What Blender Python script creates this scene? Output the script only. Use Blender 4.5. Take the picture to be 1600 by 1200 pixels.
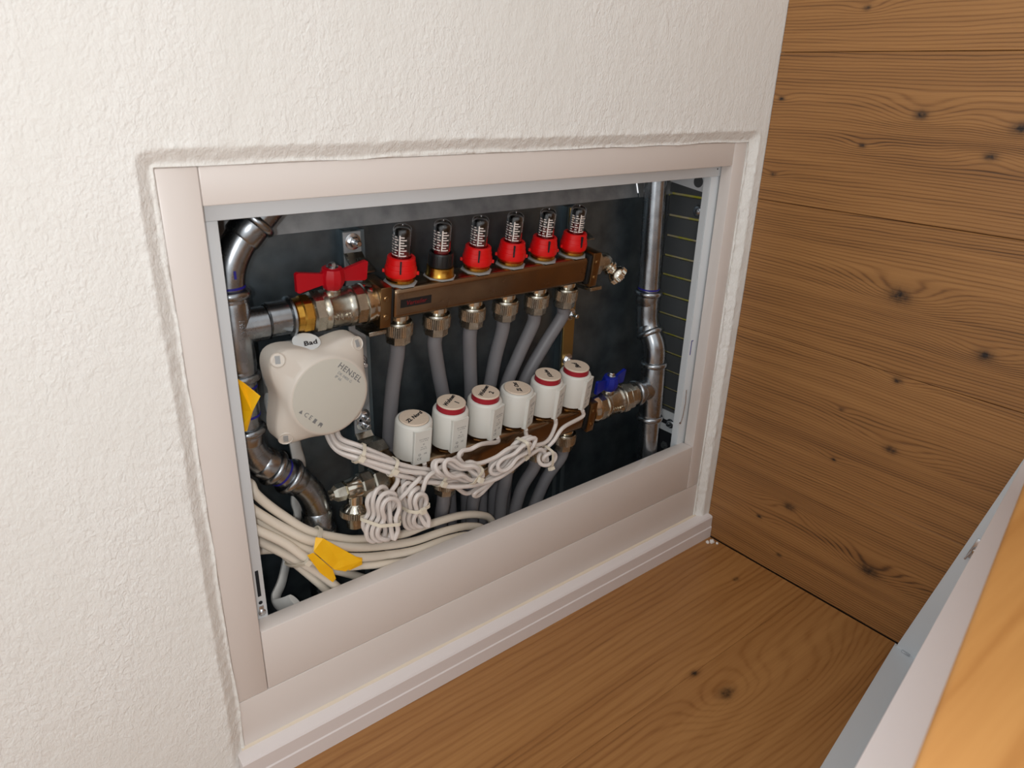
import bpy, bmesh, math, random
from math import sin, cos, pi, radians as rad, exp
from mathutils import Vector, Matrix, noise

for o in list(bpy.data.objects):
    bpy.data.objects.remove(o)
scene = bpy.context.scene
COL = scene.collection
random.seed(7)

# ------------------------------------------------------------------ camera
CAM = Vector((-0.15269, -0.64379, 0.75263))
RX = Vector((0.7805202, -0.6244996, 0.0280792))      # image right
RY = Vector((-0.2220427, -0.3189448, -0.9213964))    # image down
RZ = Vector((0.5843674, 0.7129337, -0.3876084))      # view direction
FPX = 1133.152
cam_data = bpy.data.cameras.new('camera')
cam_data.sensor_width = 36.0
cam_data.lens = FPX / 1600 * 36
cam_data.clip_start = 0.01
cam_data.dof.use_dof = True
cam_data.dof.focus_distance = 0.95
cam_data.dof.aperture_fstop = 9.0
cam = bpy.data.objects.new('camera', cam_data)
COL.objects.link(cam)
M = Matrix.Identity(4)
for i in range(3):
    M[i][0] = RX[i]; M[i][1] = -RY[i]; M[i][2] = -RZ[i]; M[i][3] = CAM[i]
cam.matrix_world = M
scene.camera = cam


def at(u, v, y):
    """Point of the place at depth y (metres behind the cabinet front) seen at photo pixel u, v."""
    d = RX * ((u - 800) / FPX) + RY * ((v - 600) / FPX) + RZ
    return CAM + d * ((y - CAM.y) / d.y)


# ------------------------------------------------------------------ light and exposure
world = bpy.data.worlds.new('world')
scene.world = world
world.use_nodes = True
wb = world.node_tree.nodes['Background']
wb.inputs[0].default_value = (0.965, 0.985, 1.0, 1)
wb.inputs[1].default_value = 0.94
fl = bpy.data.lights.new('phone_flash', 'POINT')
fl.energy = 5.9
fl.color = (1.0, 1.0, 1.0)
fl.shadow_soft_size = 0.008
flo = bpy.data.objects.new('phone_flash', fl)
flo.location = CAM - RX * 0.042 + RY * 0.004 - RZ * 0.01
COL.objects.link(flo)
lamp = bpy.data.lights.new('ceiling_lamp', 'AREA')
lamp.shape = 'DISK'
lamp.size = 0.5
lamp.energy = 4.0
lamp.color = (1.0, 0.86, 0.70)
lampo = bpy.data.objects.new('ceiling_lamp', lamp)
lampo.location = (-0.7, -1.5, 2.3)
COL.objects.link(lampo)
lampo.rotation_euler = (Vector((0.3, 0, 0.3)) - lampo.location).to_track_quat('-Z', 'Y').to_euler()
vs = scene.view_settings
vs.view_transform = 'Standard'
vs.look = 'None'
vs.gamma = 1.0
vs.use_curve_mapping = False
vs.exposure = 0.0


# ------------------------------------------------------------------ material helpers
def lin(c):
    return tuple(((x / 255) / 12.92 if x / 255 <= 0.04045 else ((x / 255 + 0.055) / 1.055) ** 2.4) for x in c) + (1,)


MATS = {}


def mat(name, col, rough=0.5, metal=0.0, bump=None, var=None, **kw):
    """col in sRGB 0-255; bump=(scale, strength, distance); var=(scale, sRGB second colour, detail)."""
    m = bpy.data.materials.new(name)
    m.use_nodes = True
    nt = m.node_tree
    b = nt.nodes['Principled BSDF']
    b.inputs['Base Color'].default_value = lin(col)
    b.inputs['Roughness'].default_value = rough
    b.inputs['Metallic'].default_value = metal
    for k, v in kw.items():
        b.inputs[k.replace('_', ' ')].default_value = v
    tc = nt.nodes.new('ShaderNodeTexCoord')
    if var:
        n = nt.nodes.new('ShaderNodeTexNoise')
        n.inputs['Scale'].default_value = var[0]
        n.inputs['Detail'].default_value = 5
        nt.links.new(tc.outputs['Object'], n.inputs['Vector'])
        r = nt.nodes.new('ShaderNodeValToRGB')
        r.color_ramp.elements[0].position = 0.35
        r.color_ramp.elements[1].position = 0.65
        r.color_ramp.elements[0].color = lin(col)
        r.color_ramp.elements[1].color = lin(var[1])
        nt.links.new(n.outputs['Fac'], r.inputs['Fac'])
        nt.links.new(r.outputs['Color'], b.inputs['Base Color'])
        if len(var) > 2:
            mr = nt.nodes.new('ShaderNodeMapRange')
            mr.inputs[3].default_value = rough - var[2]
            mr.inputs[4].default_value = rough + var[2]
            nt.links.new(n.outputs['Fac'], mr.inputs[0])
            nt.links.new(mr.outputs[0], b.inputs['Roughness'])
    if bump:
        n2 = nt.nodes.new('ShaderNodeTexNoise')
        n2.inputs['Scale'].default_value = bump[0]
        n2.inputs['Detail'].default_value = 4
        nt.links.new(tc.outputs['Object'], n2.inputs['Vector'])
        bp = nt.nodes.new('ShaderNodeBump')
        bp.inputs['Strength'].default_value = bump[1]
        bp.inputs['Distance'].default_value = bump[2]
        nt.links.new(n2.outputs['Fac'], bp.inputs['Height'])
        nt.links.new(bp.outputs[0], b.inputs['Normal'])
    MATS[name] = m
    return m


def plaster_mat():
    m = bpy.data.materials.new('white_plaster')
    m.use_nodes = True
    nt = m.node_tree
    b = nt.nodes['Principled BSDF']
    b.inputs['Roughness'].default_value = 0.85
    b.inputs['Specular IOR Level'].default_value = 0.25
    tc = nt.nodes.new('ShaderNodeTexCoord')
    mp = nt.nodes.new('ShaderNodeMapping')
    mp.inputs['Scale'].default_value = (1, 1, 0.62)
    nt.links.new(tc.outputs['Object'], mp.inputs['Vector'])

    def ns(scale, det, rough=0.5, dist=0.0):
        n = nt.nodes.new('ShaderNodeTexNoise')
        n.inputs['Scale'].default_value = scale
        n.inputs['Detail'].default_value = det
        n.inputs['Roughness'].default_value = rough
        n.inputs['Distortion'].default_value = dist
        nt.links.new(mp.outputs[0], n.inputs['Vector'])
        return n
    a = ns(270, 3, 0.55, 0.8)
    c = ns(60, 4, 0.6, 0.3)
    big = ns(9, 2)
    # relief: fine dabs, stronger in some places than in others
    rg = nt.nodes.new('ShaderNodeMapRange')
    rg.inputs[1].default_value = 0.35; rg.inputs[2].default_value = 0.65
    rg.inputs[3].default_value = 0.35; rg.inputs[4].default_value = 1.0
    nt.links.new(big.outputs['Fac'], rg.inputs[0])
    mul = nt.nodes.new('ShaderNodeMath'); mul.operation = 'MULTIPLY'
    nt.links.new(a.outputs['Fac'], mul.inputs[0]); nt.links.new(rg.outputs[0], mul.inputs[1])
    add = nt.nodes.new('ShaderNodeMath'); add.operation = 'MULTIPLY_ADD'
    nt.links.new(c.outputs['Fac'], add.inputs[0]); add.inputs[1].default_value = 0.9
    nt.links.new(mul.outputs[0], add.inputs[2])
    bp = nt.nodes.new('ShaderNodeBump')
    bp.inputs['Strength'].default_value = 0.62
    bp.inputs['Distance'].default_value = 0.003
    nt.links.new(add.outputs[0], bp.inputs['Height'])
    nt.links.new(bp.outputs[0], b.inputs['Normal'])
    r = nt.nodes.new('ShaderNodeValToRGB')
    r.color_ramp.elements[0].position = 0.3; r.color_ramp.elements[1].position = 0.7
    r.color_ramp.elements[0].color = lin((233, 232, 227))
    r.color_ramp.elements[1].color = lin((239, 238, 234))
    nt.links.new(big.outputs['Fac'], r.inputs['Fac'])
    nt.links.new(r.outputs['Color'], b.inputs['Base Color'])
    MATS['plaster'] = m


def wood_mat(name, along, across, cols, knots, freq, rough=0.5, warp=0.02, gl=6.0, gc=420.0, contrast=1.0, bumpd=0.0006):
    """Procedural timber. along/across: axis indices; knots: (a, c, la, lc, strength, core)."""
    m = bpy.data.materials.new(name)
    m.use_nodes = True
    nt = m.node_tree
    L = nt.links.new
    b = nt.nodes['Principled BSDF']
    b.inputs['Roughness'].default_value = rough
    tc = nt.nodes.new('ShaderNodeTexCoord')
    sp = nt.nodes.new('ShaderNodeSeparateXYZ')
    L(tc.outputs['Object'], sp.inputs[0])
    A = sp.outputs[along]; C = sp.outputs[across]
    inf = nt.nodes.new('ShaderNodeObjectInfo')

    def mt(op, x, y=None, z=None):
        n = nt.nodes.new('ShaderNodeMath'); n.operation = op
        for i, v in enumerate((x, y, z)):
            if v is None:
                continue
            if isinstance(v, (int, float)):
                n.inputs[i].default_value = v
            else:
                L(v, n.inputs[i])
        return n.outputs[0]

    def nz(sa, sc, det=4, rgh=0.5):
        cb = nt.nodes.new('ShaderNodeCombineXYZ')
        L(mt('MULTIPLY', A, sa), cb.inputs[0]); L(mt('MULTIPLY', C, sc), cb.inputs[1])
        L(mt('MULTIPLY', inf.outputs['Random'], 37.0), cb.inputs[2])
        n = nt.nodes.new('ShaderNodeTexNoise')
        n.inputs['Scale'].default_value = 1.0
        n.inputs['Detail'].default_value = det
        n.inputs['Roughness'].default_value = rgh
        L(cb.outputs[0], n.inputs['Vector'])
        return n.outputs['Fac']
    field = mt('MULTIPLY_ADD', mt('SUBTRACT', nz(2.2, 9.0, 3), 0.5), warp, C)
    core = None
    for (ak, ck, la, lc, st, cr) in knots:
        da = mt('MULTIPLY', mt('SUBTRACT', A, ak), 1 / la)
        dc = mt('MULTIPLY', mt('SUBTRACT', C, ck), 1 / lc)
        d2 = mt('ADD', mt('MULTIPLY', da, da), mt('MULTIPLY', dc, dc))
        e = mt('EXPONENT', mt('MULTIPLY', d2, -1.0))
        field = mt('MULTIPLY_ADD', e, st, field)
        dd = mt('ADD', mt('MULTIPLY', mt('SUBTRACT', A, ak), 1 / cr), 0.0)
        de = mt('MULTIPLY', mt('SUBTRACT', C, ck), 1 / (cr * 0.62))
        q = mt('ADD', mt('MULTIPLY', dd, dd), mt('MULTIPLY', de, de))
        k = mt('EXPONENT', mt('MULTIPLY', q, -1.0))
        core = k if core is None else mt('ADD', core, k)
    wob = mt('MULTIPLY_ADD', nz(3.0, 26.0, 4, 0.6), 9.0, mt('MULTIPLY', field, 2 * pi * freq))
    ring = mt('MULTIPLY_ADD', mt('SINE', wob), 0.5, 0.5)
    ring = mt('POWER', ring, 3.0)
    fib = nz(gl, gc, 5, 0.65)
    band = nz(1.3, 16.0, 3)
    strk = nz(2.6, 70.0, 4, 0.6)
    t = mt('MULTIPLY', mt('MULTIPLY', ring, strk), 0.62 * contrast)
    t = mt('ADD', t, mt('MULTIPLY', mt('SUBTRACT', fib, 0.5), 0.42))
    t = mt('ADD', t, mt('MULTIPLY', mt('SUBTRACT', strk, 0.5), 0.72))
    t = mt('ADD', t, mt('MULTIPLY', mt('SUBTRACT', band, 0.5), 0.5))
    t = mt('ADD', t, mt('MULTIPLY', mt('SUBTRACT', inf.outputs['Random'], 0.5), 0.14))
    t = mt('ADD', t, 0.20)
    r = nt.nodes.new('ShaderNodeValToRGB')
    els = r.color_ramp.elements
    els[0].position = 0.0; els[0].color = lin(cols[0])
    els[1].position = 0.95; els[1].color = lin(cols[2])
    e = els.new(0.45); e.color = lin(cols[1])
    L(t, r.inputs['Fac'])
    out = r.outputs['Color']
    if core is not None:
        mix = nt.nodes.new('ShaderNodeMix'); mix.data_type = 'RGBA'
        sc = mt('MULTIPLY', core, mt('MULTIPLY_ADD', nz(150, 150, 3), 1.6, 0.1))
        cl = nt.nodes.new('ShaderNodeClamp'); L(sc, cl.inputs[0])
        L(cl.outputs[0], mix.inputs[0]); L(out, mix.inputs[6]); mix.inputs[7].default_value = lin(cols[3])
        out = mix.outputs[2]
    L(out, b.inputs['Base Color'])
    bp = nt.nodes.new('ShaderNodeBump')
    bp.inputs['Strength'].default_value = 0.5
    bp.inputs['Distance'].default_value = bumpd
    bp.invert = True
    L(mt('ADD', mt('MULTIPLY', ring, strk), fib), bp.inputs['Height'])
    L(bp.outputs[0], b.inputs['Normal'])
    MATS[name] = m


plaster_mat()
mat('frame_white', (222, 214, 208), 0.32, bump=(30, 0.05, 0.0005))
mat('lip_white', (214, 219, 222), 0.35)
mat('caulk', (226, 212, 192), 0.6, bump=(300, 0.3, 0.0008))
mat('base_white', (228, 221, 219), 0.3)
mat('galvanised', (88, 99, 106), 0.44, 0.92, var=(26, (112, 123, 129), 0.08), bump=(60, 0.12, 0.0005))
mat('galvanised_bright', (178, 181, 183), 0.6, 0.55, var=(40, (152, 155, 157), 0.05))
mat('galvanised_rail', (124, 138, 144), 0.5, 0.9)
mat('dark_slat', (104, 108, 110), 0.5, 0.6)
mat('foam', (196, 190, 60), 0.9, var=(45, (206, 192, 160)))
mat('zinc', (205, 207, 210), 0.22, 1.0)
mat('pipe_steel', (168, 172, 176), 0.27, 1.0, var=(60, (142, 146, 150), 0.06))
mat('nickel', (188, 184, 172), 0.28, 1.0, var=(120, (164, 159, 146), 0.06))
mat('nickel_bright', (212, 206, 192), 0.16, 1.0)
mat('brass', (206, 158, 70), 0.26, 1.0, var=(90, (180, 132, 56), 0.06))
mat('bar_steel', (150, 126, 100), 0.26, 1.0, var=(34, (136, 114, 92), 0.06))  # stainless bars; the brown floor they reflect is put into the colour
mat('plate_steel', (140, 112, 78), 0.3, 1.0)
mat('strap_gold', (166, 138, 84), 0.42, 0.9)
mat('black_rubber', (18, 18, 18), 0.6)
mat('red_plastic', (214, 12, 14), 0.36)
mat('red_paint', (178, 0, 22), 0.42)
mat('red_ring', (158, 22, 40), 0.4)
mat('red_float', (120, 8, 14), 0.35)
mat('blue_paint', (12, 32, 140), 0.4)
mat('black_plastic', (20, 20, 21), 0.4)
mat('glass', (255, 255, 255), 0.03, 0.0, Transmission_Weight=1.0, IOR=1.4)
mat('scale_print', (222, 214, 208), 0.5)
mat('actuator_white', (214, 213, 206), 0.45)
mat('cap_cream', (222, 205, 186), 0.45, var=(900, (214, 196, 176)))
mat('print_grey', (120, 120, 120), 0.6)
mat('ink', (22, 20, 24), 0.6)
mat('blue_ink', (30, 26, 130), 0.5)
mat('red_ink', (120, 10, 22), 0.5)
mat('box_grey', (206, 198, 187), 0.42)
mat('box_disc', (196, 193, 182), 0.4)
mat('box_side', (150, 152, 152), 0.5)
mat('nipple', (222, 226, 226), 0.5)
mat('pex', (118, 117, 120), 0.42)
mat('cable_white', (214, 206, 200), 0.4)
mat('cable_cream', (228, 218, 202), 0.42)
mat('tie', (222, 214, 196), 0.4)
mat('sheath', (236, 236, 232), 0.5, bump=(80, 0.4, 0.002))
mat('yellow_tape', (252, 196, 26), 0.45, var=(60, (248, 184, 10)))
mat('dark_inside', (20, 24, 30), 0.8)
mat('panel_white', (236, 232, 232), 0.3)
mat('panel_rim', (206, 212, 216), 0.38)
mat('debris', (230, 226, 220), 0.9)
mat('gap_dark', (40, 28, 18), 0.9)

KW = [(-.2173, .7257, .055, .022, .020, .009), (-.1517, .6852, .03, .010, .008, .005), (-.0285, .6352, .02, .008, .005, .005),
      (-.0224, .7378, .02, .008, .005, .005), (-.2428, .503, .075, .024, .026, .016), (-.3587, .4542, .05, .016, .014, .011),
      (-.2668, .3894, .04, .012, .010, .007), (-.2811, .2896, .085, .022, .022, .009), (-.2059, .2408, .03, .008, .006, .004),
      (-.2943, .0918, .06, .026, .026, .016), (-.1537, .131, .05, .018, -.016, .010), (-.1059, .0876, .03, .010, .006, .005),
      (-.1531, .0377, .025, .008, .006, .005), (-.1222, .8476, .03, .01, .008, .005), (-.329, .7179, .05, .02, .018, .011),
      (-.3061, .6849, .04, .016, -.012, .008), (-.2016, .3215, .02, .006, .004, .004)]
wood_mat('old_timber', 1, 2, [(170, 122, 70), (139, 95, 51), (56, 33, 16), (32, 20, 14)], KW, 230.0, 0.5, 0.03, 5.0, 600.0, 1.1, 0.0007)
KF = [(.5497, -.2613, .07, .034, .055, .013), (.5436, -.2125, .04, .018, -.014, .007), (.66, -.315, .16, .05, .06, .001),
      (.7665, -.1225, .03, .008, .005, .006)]
wood_mat('oak_floor', 0, 1, [(172, 124, 72), (148, 100, 53), (92, 57, 27), (36, 22, 12)], KF, 90.0, 0.40, 0.05, 9.0, 520.0, 0.7, 0.0004)
wood_mat('pine', 0, 1, [(190, 138, 78), (172, 119, 62), (138, 86, 38), (110, 66, 30)], [(.45, -.75, .2, .05, .05, .002)], 24.0, 0.45, 0.08, 4.0, 120.0, 0.7, 0.0002)


# ------------------------------------------------------------------ mesh helpers
def link(name, me, m, parent=None, loc=None, smooth=True):
    o = bpy.data.objects.new(name, me)
    COL.objects.link(o)
    if m is not None and not me.materials:
        me.materials.append(MATS[m] if isinstance(m, str) else m)
    if parent:
        o.parent = parent
    if loc is not None:
        o.location = loc
    return o


def bm_obj(name, bm, m, parent=None, loc=None, smooth=True, sharp=35):
    bmesh.ops.recalc_face_normals(bm, faces=bm.faces)
    me = bpy.data.meshes.new(name)
    bm.to_mesh(me)
    bm.free()
    if smooth and len(me.polygons):
        me.polygons.foreach_set('use_smooth', [True] * len(me.polygons))
        me.set_sharp_from_angle(angle=rad(sharp))
    return link(name, me, m, parent, loc)


def box(bm, x0, x1, y0, y1, z0, z1, bev=0.0, seg=2, T=None):
    r = bmesh.ops.create_cube(bm, size=1.0, matrix=Matrix.Translation(((x0 + x1) / 2, (y0 + y1) / 2, (z0 + z1) / 2)) @
                              Matrix.Diagonal((abs(x1 - x0), abs(y1 - y0), abs(z1 - z0), 1)))
    vs_ = r['verts']
    if bev:
        es = list({e for v in vs_ for e in v.link_edges})
        rr = bmesh.ops.bevel(bm, geom=es, offset=bev, segments=seg, affect='EDGES', profile=0.5)
        vs_ = list({v for f in rr['faces'] for v in f.verts} | {v for v in vs_ if v.is_valid})
    if T is not None:
        bmesh.ops.transform(bm, matrix=T, verts=[v for v in vs_ if v.is_valid])
    return bm


def bx(*a, **k):
    return box(bmesh.new(), *a, **k)


def axis_m(p, d):
    """Matrix placing local z along d at p."""
    q = Vector(d).normalized().to_track_quat('Z', 'Y')
    return Matrix.Translation(p) @ q.to_matrix().to_4x4()


def lathe(bm, prof, n=28, T=None, knurl=0.0, kn=0, poly=False):
    """Surface of revolution about local z. prof: (r, z) list; ends closed."""
    T = T or Matrix.Identity(4)
    rings = []
    for (r, z) in prof:
        ring = []
        for i in range(n):
            a = 2 * pi * i / n
            rr = r
            ring.append(bm.verts.new(T @ Vector((rr * cos(a), rr * sin(a), z))))
        rings.append(ring)
    for j in range(len(rings) - 1):
        for i in range(n):
            bm.faces.new((rings[j][i], rings[j][(i + 1) % n], rings[j + 1][(i + 1) % n], rings[j + 1][i]))
    bm.faces.new(list(reversed(rings[0])))
    bm.faces.new(rings[-1])
    return bm


def gear(bm, r, z0, z1, T=None, teeth=40, depth=0.0008):
    T = T or Matrix.Identity(4)
    n = teeth * 2
    lo, hi = [], []
    for i in range(n):
        a = 2 * pi * i / n
        rr = r - (depth if i % 2 else 0)
        lo.append(bm.verts.new(T @ Vector((rr * cos(a), rr * sin(a), z0))))
        hi.append(bm.verts.new(T @ Vector((rr * cos(a), rr * sin(a), z1))))
    for i in range(n):
        bm.faces.new((lo[i], lo[(i + 1) % n], hi[(i + 1) % n], hi[i]))
    bm.faces.new(list(reversed(lo)))
    bm.faces.new(hi)
    return bm


def smooth_path(pts, sub=6):
    pts = [Vector(p) for p in pts]
    if len(pts) < 3:
        return pts
    P = [pts[0] * 2 - pts[1]] + pts + [pts[-1] * 2 - pts[-2]]
    out = []
    for i in range(1, len(P) - 2):
        for k in range(sub):
            t = k / sub
            a, b, c, d = P[i - 1], P[i], P[i + 1], P[i + 2]
            out.append(0.5 * ((2 * b) + (c - a) * t + (2 * a - 5 * b + 4 * c - d) * t * t + (3 * b - a - 3 * c + d) * t ** 3))
    out.append(pts[-1])
    return out


def tube(bm, pts, r, n=10, flat=1.0, radii=None):
    """Sweep a circle (or an ellipse, flat<1) along a polyline."""
    pts = [Vector(p) for p in pts]
    q = [pts[0]]
    rr = [radii[0] if radii else r]
    for i, p in enumerate(pts[1:], 1):
        if (p - q[-1]).length > 1e-6:
            q.append(p); rr.append(radii[i] if radii else r)
    pts = q
    tn = [(pts[min(i + 1, len(pts) - 1)] - pts[max(i - 1, 0)]).normalized() for i in range(len(pts))]
    nrm = tn[0].orthogonal().normalized()
    rings = []
    for i, p in enumerate(pts):
        nrm = (nrm - tn[i] * nrm.dot(tn[i]))
        if nrm.length < 1e-6:
            nrm = tn[i].orthogonal()
        nrm.normalize()
        bi = tn[i].cross(nrm)
        rings.append([bm.verts.new(p + (nrm * cos(2 * pi * k / n) + bi * sin(2 * pi * k / n) * flat) * rr[i]) for k in range(n)])
    for j in range(len(rings) - 1):
        for k in range(n):
            bm.faces.new((rings[j][k], rings[j][(k + 1) % n], rings[j + 1][(k + 1) % n], rings[j + 1][k]))
    bm.faces.new(list(reversed(rings[0])))
    bm.faces.new(rings[-1])
    return bm


def prism(bm, pts, d):
    """Extrude a planar polygon (3D points) by vector d."""
    d = Vector(d)
    a = [bm.verts.new(Vector(p)) for p in pts]
    b = [bm.verts.new(Vector(p) + d) for p in pts]
    n = len(a)
    for i in range(n):
        bm.faces.new((a[i], a[(i + 1) % n], b[(i + 1) % n], b[i]))
    bm.faces.new(list(reversed(a)))
    bm.faces.new(b)
    return bm


def text_mesh(s, size, shear=0.0, bold=0.0, ext=0.00012, align='CENTER', space=1.0):
    cu = bpy.data.curves.new('lettering', 'FONT')
    cu.body = s
    cu.size = size
    cu.shear = shear
    cu.offset = bold
    cu.extrude = ext
    cu.resolution_u = 2
    cu.align_x = align
    cu.align_y = 'CENTER'
    cu.space_character = space
    o = bpy.data.objects.new('lettering', cu)
    COL.objects.link(o)
    dg = bpy.context.evaluated_depsgraph_get()
    me = bpy.data.meshes.new_from_object(o.evaluated_get(dg))
    bpy.data.objects.remove(o)
    bpy.data.curves.remove(cu)
    return me


def lettering(s, size, T, m, parent, **k):
    me = text_mesh(s, size, **k)
    me.transform(T)
    return link('lettering', me, m, parent)


def frame_m(o, x, y, z=None):
    x = Vector(x).normalized(); y = Vector(y); y = (y - x * y.dot(x)).normalized(); z = x.cross(y)
    R = Matrix.Identity(4)
    for i in range(3):
        R[i][0] = x[i]; R[i][1] = y[i]; R[i][2] = z[i]; R[i][3] = Vector(o)[i]
    return R


def thing(name, label, cat, loc=(0, 0, 0), rot=(0, 0, 0), group=None):
    o = bpy.data.objects.new(name, None)
    o.empty_display_size = 0.02
    COL.objects.link(o)
    o.location = loc
    o.rotation_euler = rot
    return tag(o, label, cat, group)


def tag(o, label, cat, group=None):
    o['label'] = label
    o['category'] = cat
    if group:
        o['group'] = group
    return o


def struct(o, label=None, cat=None):
    o['kind'] = 'structure'
    if label:
        o['label'] = label
        o['category'] = cat
    return o


# ------------------------------------------------------------------ setting: dimensions
FW, FH = 0.800, 0.679          # frame width, top
XL, XR = 0.0338, 0.7716        # inner edges of the stiles
ZT, ZB, ZG, Z0 = 0.6465, 0.1925, 0.1112, 0.0465
WX = 0.8328                    # timber wall
WY = -0.009                    # plaster face


# ---- plaster wall: a raised coat with a rough sloping edge round the cabinet frame
def build_wall():
    bm = bmesh.new()
    # section of the coat from the frame outwards: (distance out, y)
    sec = [(0.0003, 0.004), (0.0003, -0.0006), (0.0006, -0.0014), (0.0020, -0.0010), (0.0030, -0.0006), (0.0055, -0.0022), (0.0080, -0.0040), (0.0105, -0.0058),
           (0.0130, -0.0076), (0.0150, -0.0092), (0.0165, -0.0094), (0.0185, -0.0092), (0.023, -0.009), (0.0312, -0.009)]
    # outline of the opening: up the left side, across the top, down the right side
    path = []
    st = 0.0032
    nz_ = int(FH / st); nx_ = int(FW / st)
    for i in range(nz_):
        path.append((0, FH * i / nz_, -1, 0))
    for k in range(5):
        a = pi + (-pi / 2) * (k / 4)
        path.append((0, FH, cos(a), sin(a)))
    for i in range(1, nx_):
        path.append((FW * i / nx_, FH, 0, 1))
    for k in range(5):
        a = pi / 2 - (pi / 2) * (k / 4)
        path.append((FW, FH, cos(a), sin(a)))
    for i in range(nz_, -1, -1):
        path.append((FW, FH * i / nz_, 1, 0))
    rows = []
    for (x, z, nx, nz) in path:
        # corners stay square on the outside
        sx = nx / max(abs(nx), abs(nz)); sz = nz / max(abs(nx), abs(nz))
        row = []
        for j, (d, y) in enumerate(sec):
            t = d / sec[-1][0]
            dx, dz = (nx, nz) if t < 0.25 else (nx + (sx - nx) * (t - 0.25) / 0.75, nz + (sz - nz) * (t - 0.25) / 0.75)
            w = 1.0 if 1 < j < len(sec) - 1 else 0.0
            if j >= len(sec) - 3:
                w *= 0.35
            p = Vector((x + dx * d, y, z + dz * d))
            f = noise.fractal(p * 150, 1.0, 2.0, 3) * 0.0012 + noise.noise(p * 22) * 0.0008
            p.y += f * w
            g = noise.noise(Vector((x, 3.1, z)) * 14) * 0.0026 * w * (1 - t)
            p.x += dx * g; p.z += dz * g
            row.append(bm.verts.new(p))
        rows.append(row)
    for a, b in zip(rows[:-1], rows[1:]):
        for j in range(len(sec) - 1):
            try:
                bm.faces.new((a[j], a[j + 1], b[j + 1], b[j]))
            except ValueError:
                pass
    # the plain coat round it, 60 mm thick
    D = sec[-1][0]
    X0, X1, Zt = -1.1, WX, 1.7
    ob = bm
    box(ob, X0, -D, WY, 0.16, 0.0, Zt)
    box(ob, -D, FW + D, WY, 0.16, FH + D, Zt)
    box(ob, FW + D, X1 + 0.05, WY, 0.16, 0.0, Zt)
    o = bm_obj('wall_back', bm, 'plaster', sharp=60)
    struct(o)
    return o


wall = build_wall()

# ---- timber wall made of wide boards
wr = bm_obj('wall_right', bx(WX + 0.012, WX + 0.06, -1.9, 0.0, -0.02, 1.7), 'gap_dark', smooth=False)
struct(wr)
for i in range(8):
    z0, z1 = i * 0.2 - 0.0024, (i + 1) * 0.2 - 0.0030
    if i == 0:
        z0 = 0.0012
    b = bm_obj('plank', bx(WX + random.uniform(0, 0.0008), WX + 0.012, -1.9, -0.0095, z0, z1, 0.0007, 1), 'old_timber', wr, smooth=False)

# ---- oak floor
fl_o = bm_obj('floor', bx(-1.1, WX + 0.05, -1.9, 0.0, -0.04, -0.012), 'gap_dark', smooth=False)
struct(fl_o)
for i in range(10):
    y1 = -0.2117 * i - (0 if i else 0.0005)
    y0 = -0.2117 * (i + 1)
    b = bm_obj('plank', bx(-1.1, WX - 0.0012, y0 + 0.0002, y1, -0.012, 0.0, 0.0003, 1), 'oak_floor', fl_o, smooth=False)
    if y0 < -1.8:
        break

# ---- skirting in front of the cabinet
bm = bmesh.new()
prof = [(0.0005, 0.0), (-0.0205, 0.0), (-0.0205, 0.0205), (-0.0192, 0.0222), (-0.0192, 0.0405), (-0.0175, 0.043), (-0.001, 0.0455), (0.0005, 0.0455)]
prism(bm, [(-0.010, y, z) for y, z in prof], (WX - 0.0005 + 0.010, 0, 0))
bbo = bm_obj('baseboard_back', bm, 'base_white', smooth=False)
struct(bbo)
bm_obj('caulk_bead', tube(bmesh.new(), [(-0.004 + i * 0.02, -0.0002 + 0.0012 * noise.noise((i * 3.1, 0, 0)), 0.0455 + 0.0014 * noise.noise((i * 1.7, 5, 0))) for i in range(42)], 0.0034, 8, 0.6), 'caulk', bbo)

# ------------------------------------------------------------------ the cabinet
cab = thing('manifold_cabinet', 'open white framed steel wall cabinet recessed in the plaster wall', 'cabinet', (0, 0, 0))


def cpart(name, m, *a, **k):
    return bm_obj(name, bx(*a, **k), m, cab)


cpart('frame_stile', 'frame_white', 0.0, XL - 0.0003, 0, 0.019, ZG + 0.0003, FH, bev=0.0012)
cpart('frame_stile', 'frame_white', XR + 0.0003, FW, 0, 0.019, ZG + 0.0003, FH, bev=0.0012)
cpart('frame_rail', 'frame_white', XL + 0.0003, XR - 0.0003, 0.0004, 0.0194, ZT, FH, bev=0.0012)
cpart('frame_rail', 'frame_white', XL + 0.0003, XR - 0.0003, 0.0002, 0.0235, ZG + 0.0003, ZB, bev=0.0018)
cpart('plinth_panel', 'frame_white', 0.0, FW, 0.0, 0.019, 0.004, ZG - 0.0003, bev=0.0008)
# white door lip behind the frame
lt = cpart('door_lip', 'lip_white', 0.036, 0.782, 0.0198, 0.0215, 0.6302, 0.66, bev=0.0004)
ll = cpart('door_lip', 'lip_white', 0.034, 0.0508, 0.0218, 0.0235, 0.13, 0.6298, bev=0.0004)
lr = cpart('door_lip', 'lip_white', 0.7555, 0.7860, 0.0218, 0.0235, 0.13, 0.6298, bev=0.0004)
bm_obj('lip_return', bx(0.7550, 0.7566, 0.0235, 0.034, 0.13, 0.6298), 'lip_white', lr)
bm_obj('lip_return', bx(0.036, 0.782, 0.0215, 0.034, 0.6302, 0.6316), 'lip_white', lt)
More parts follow.
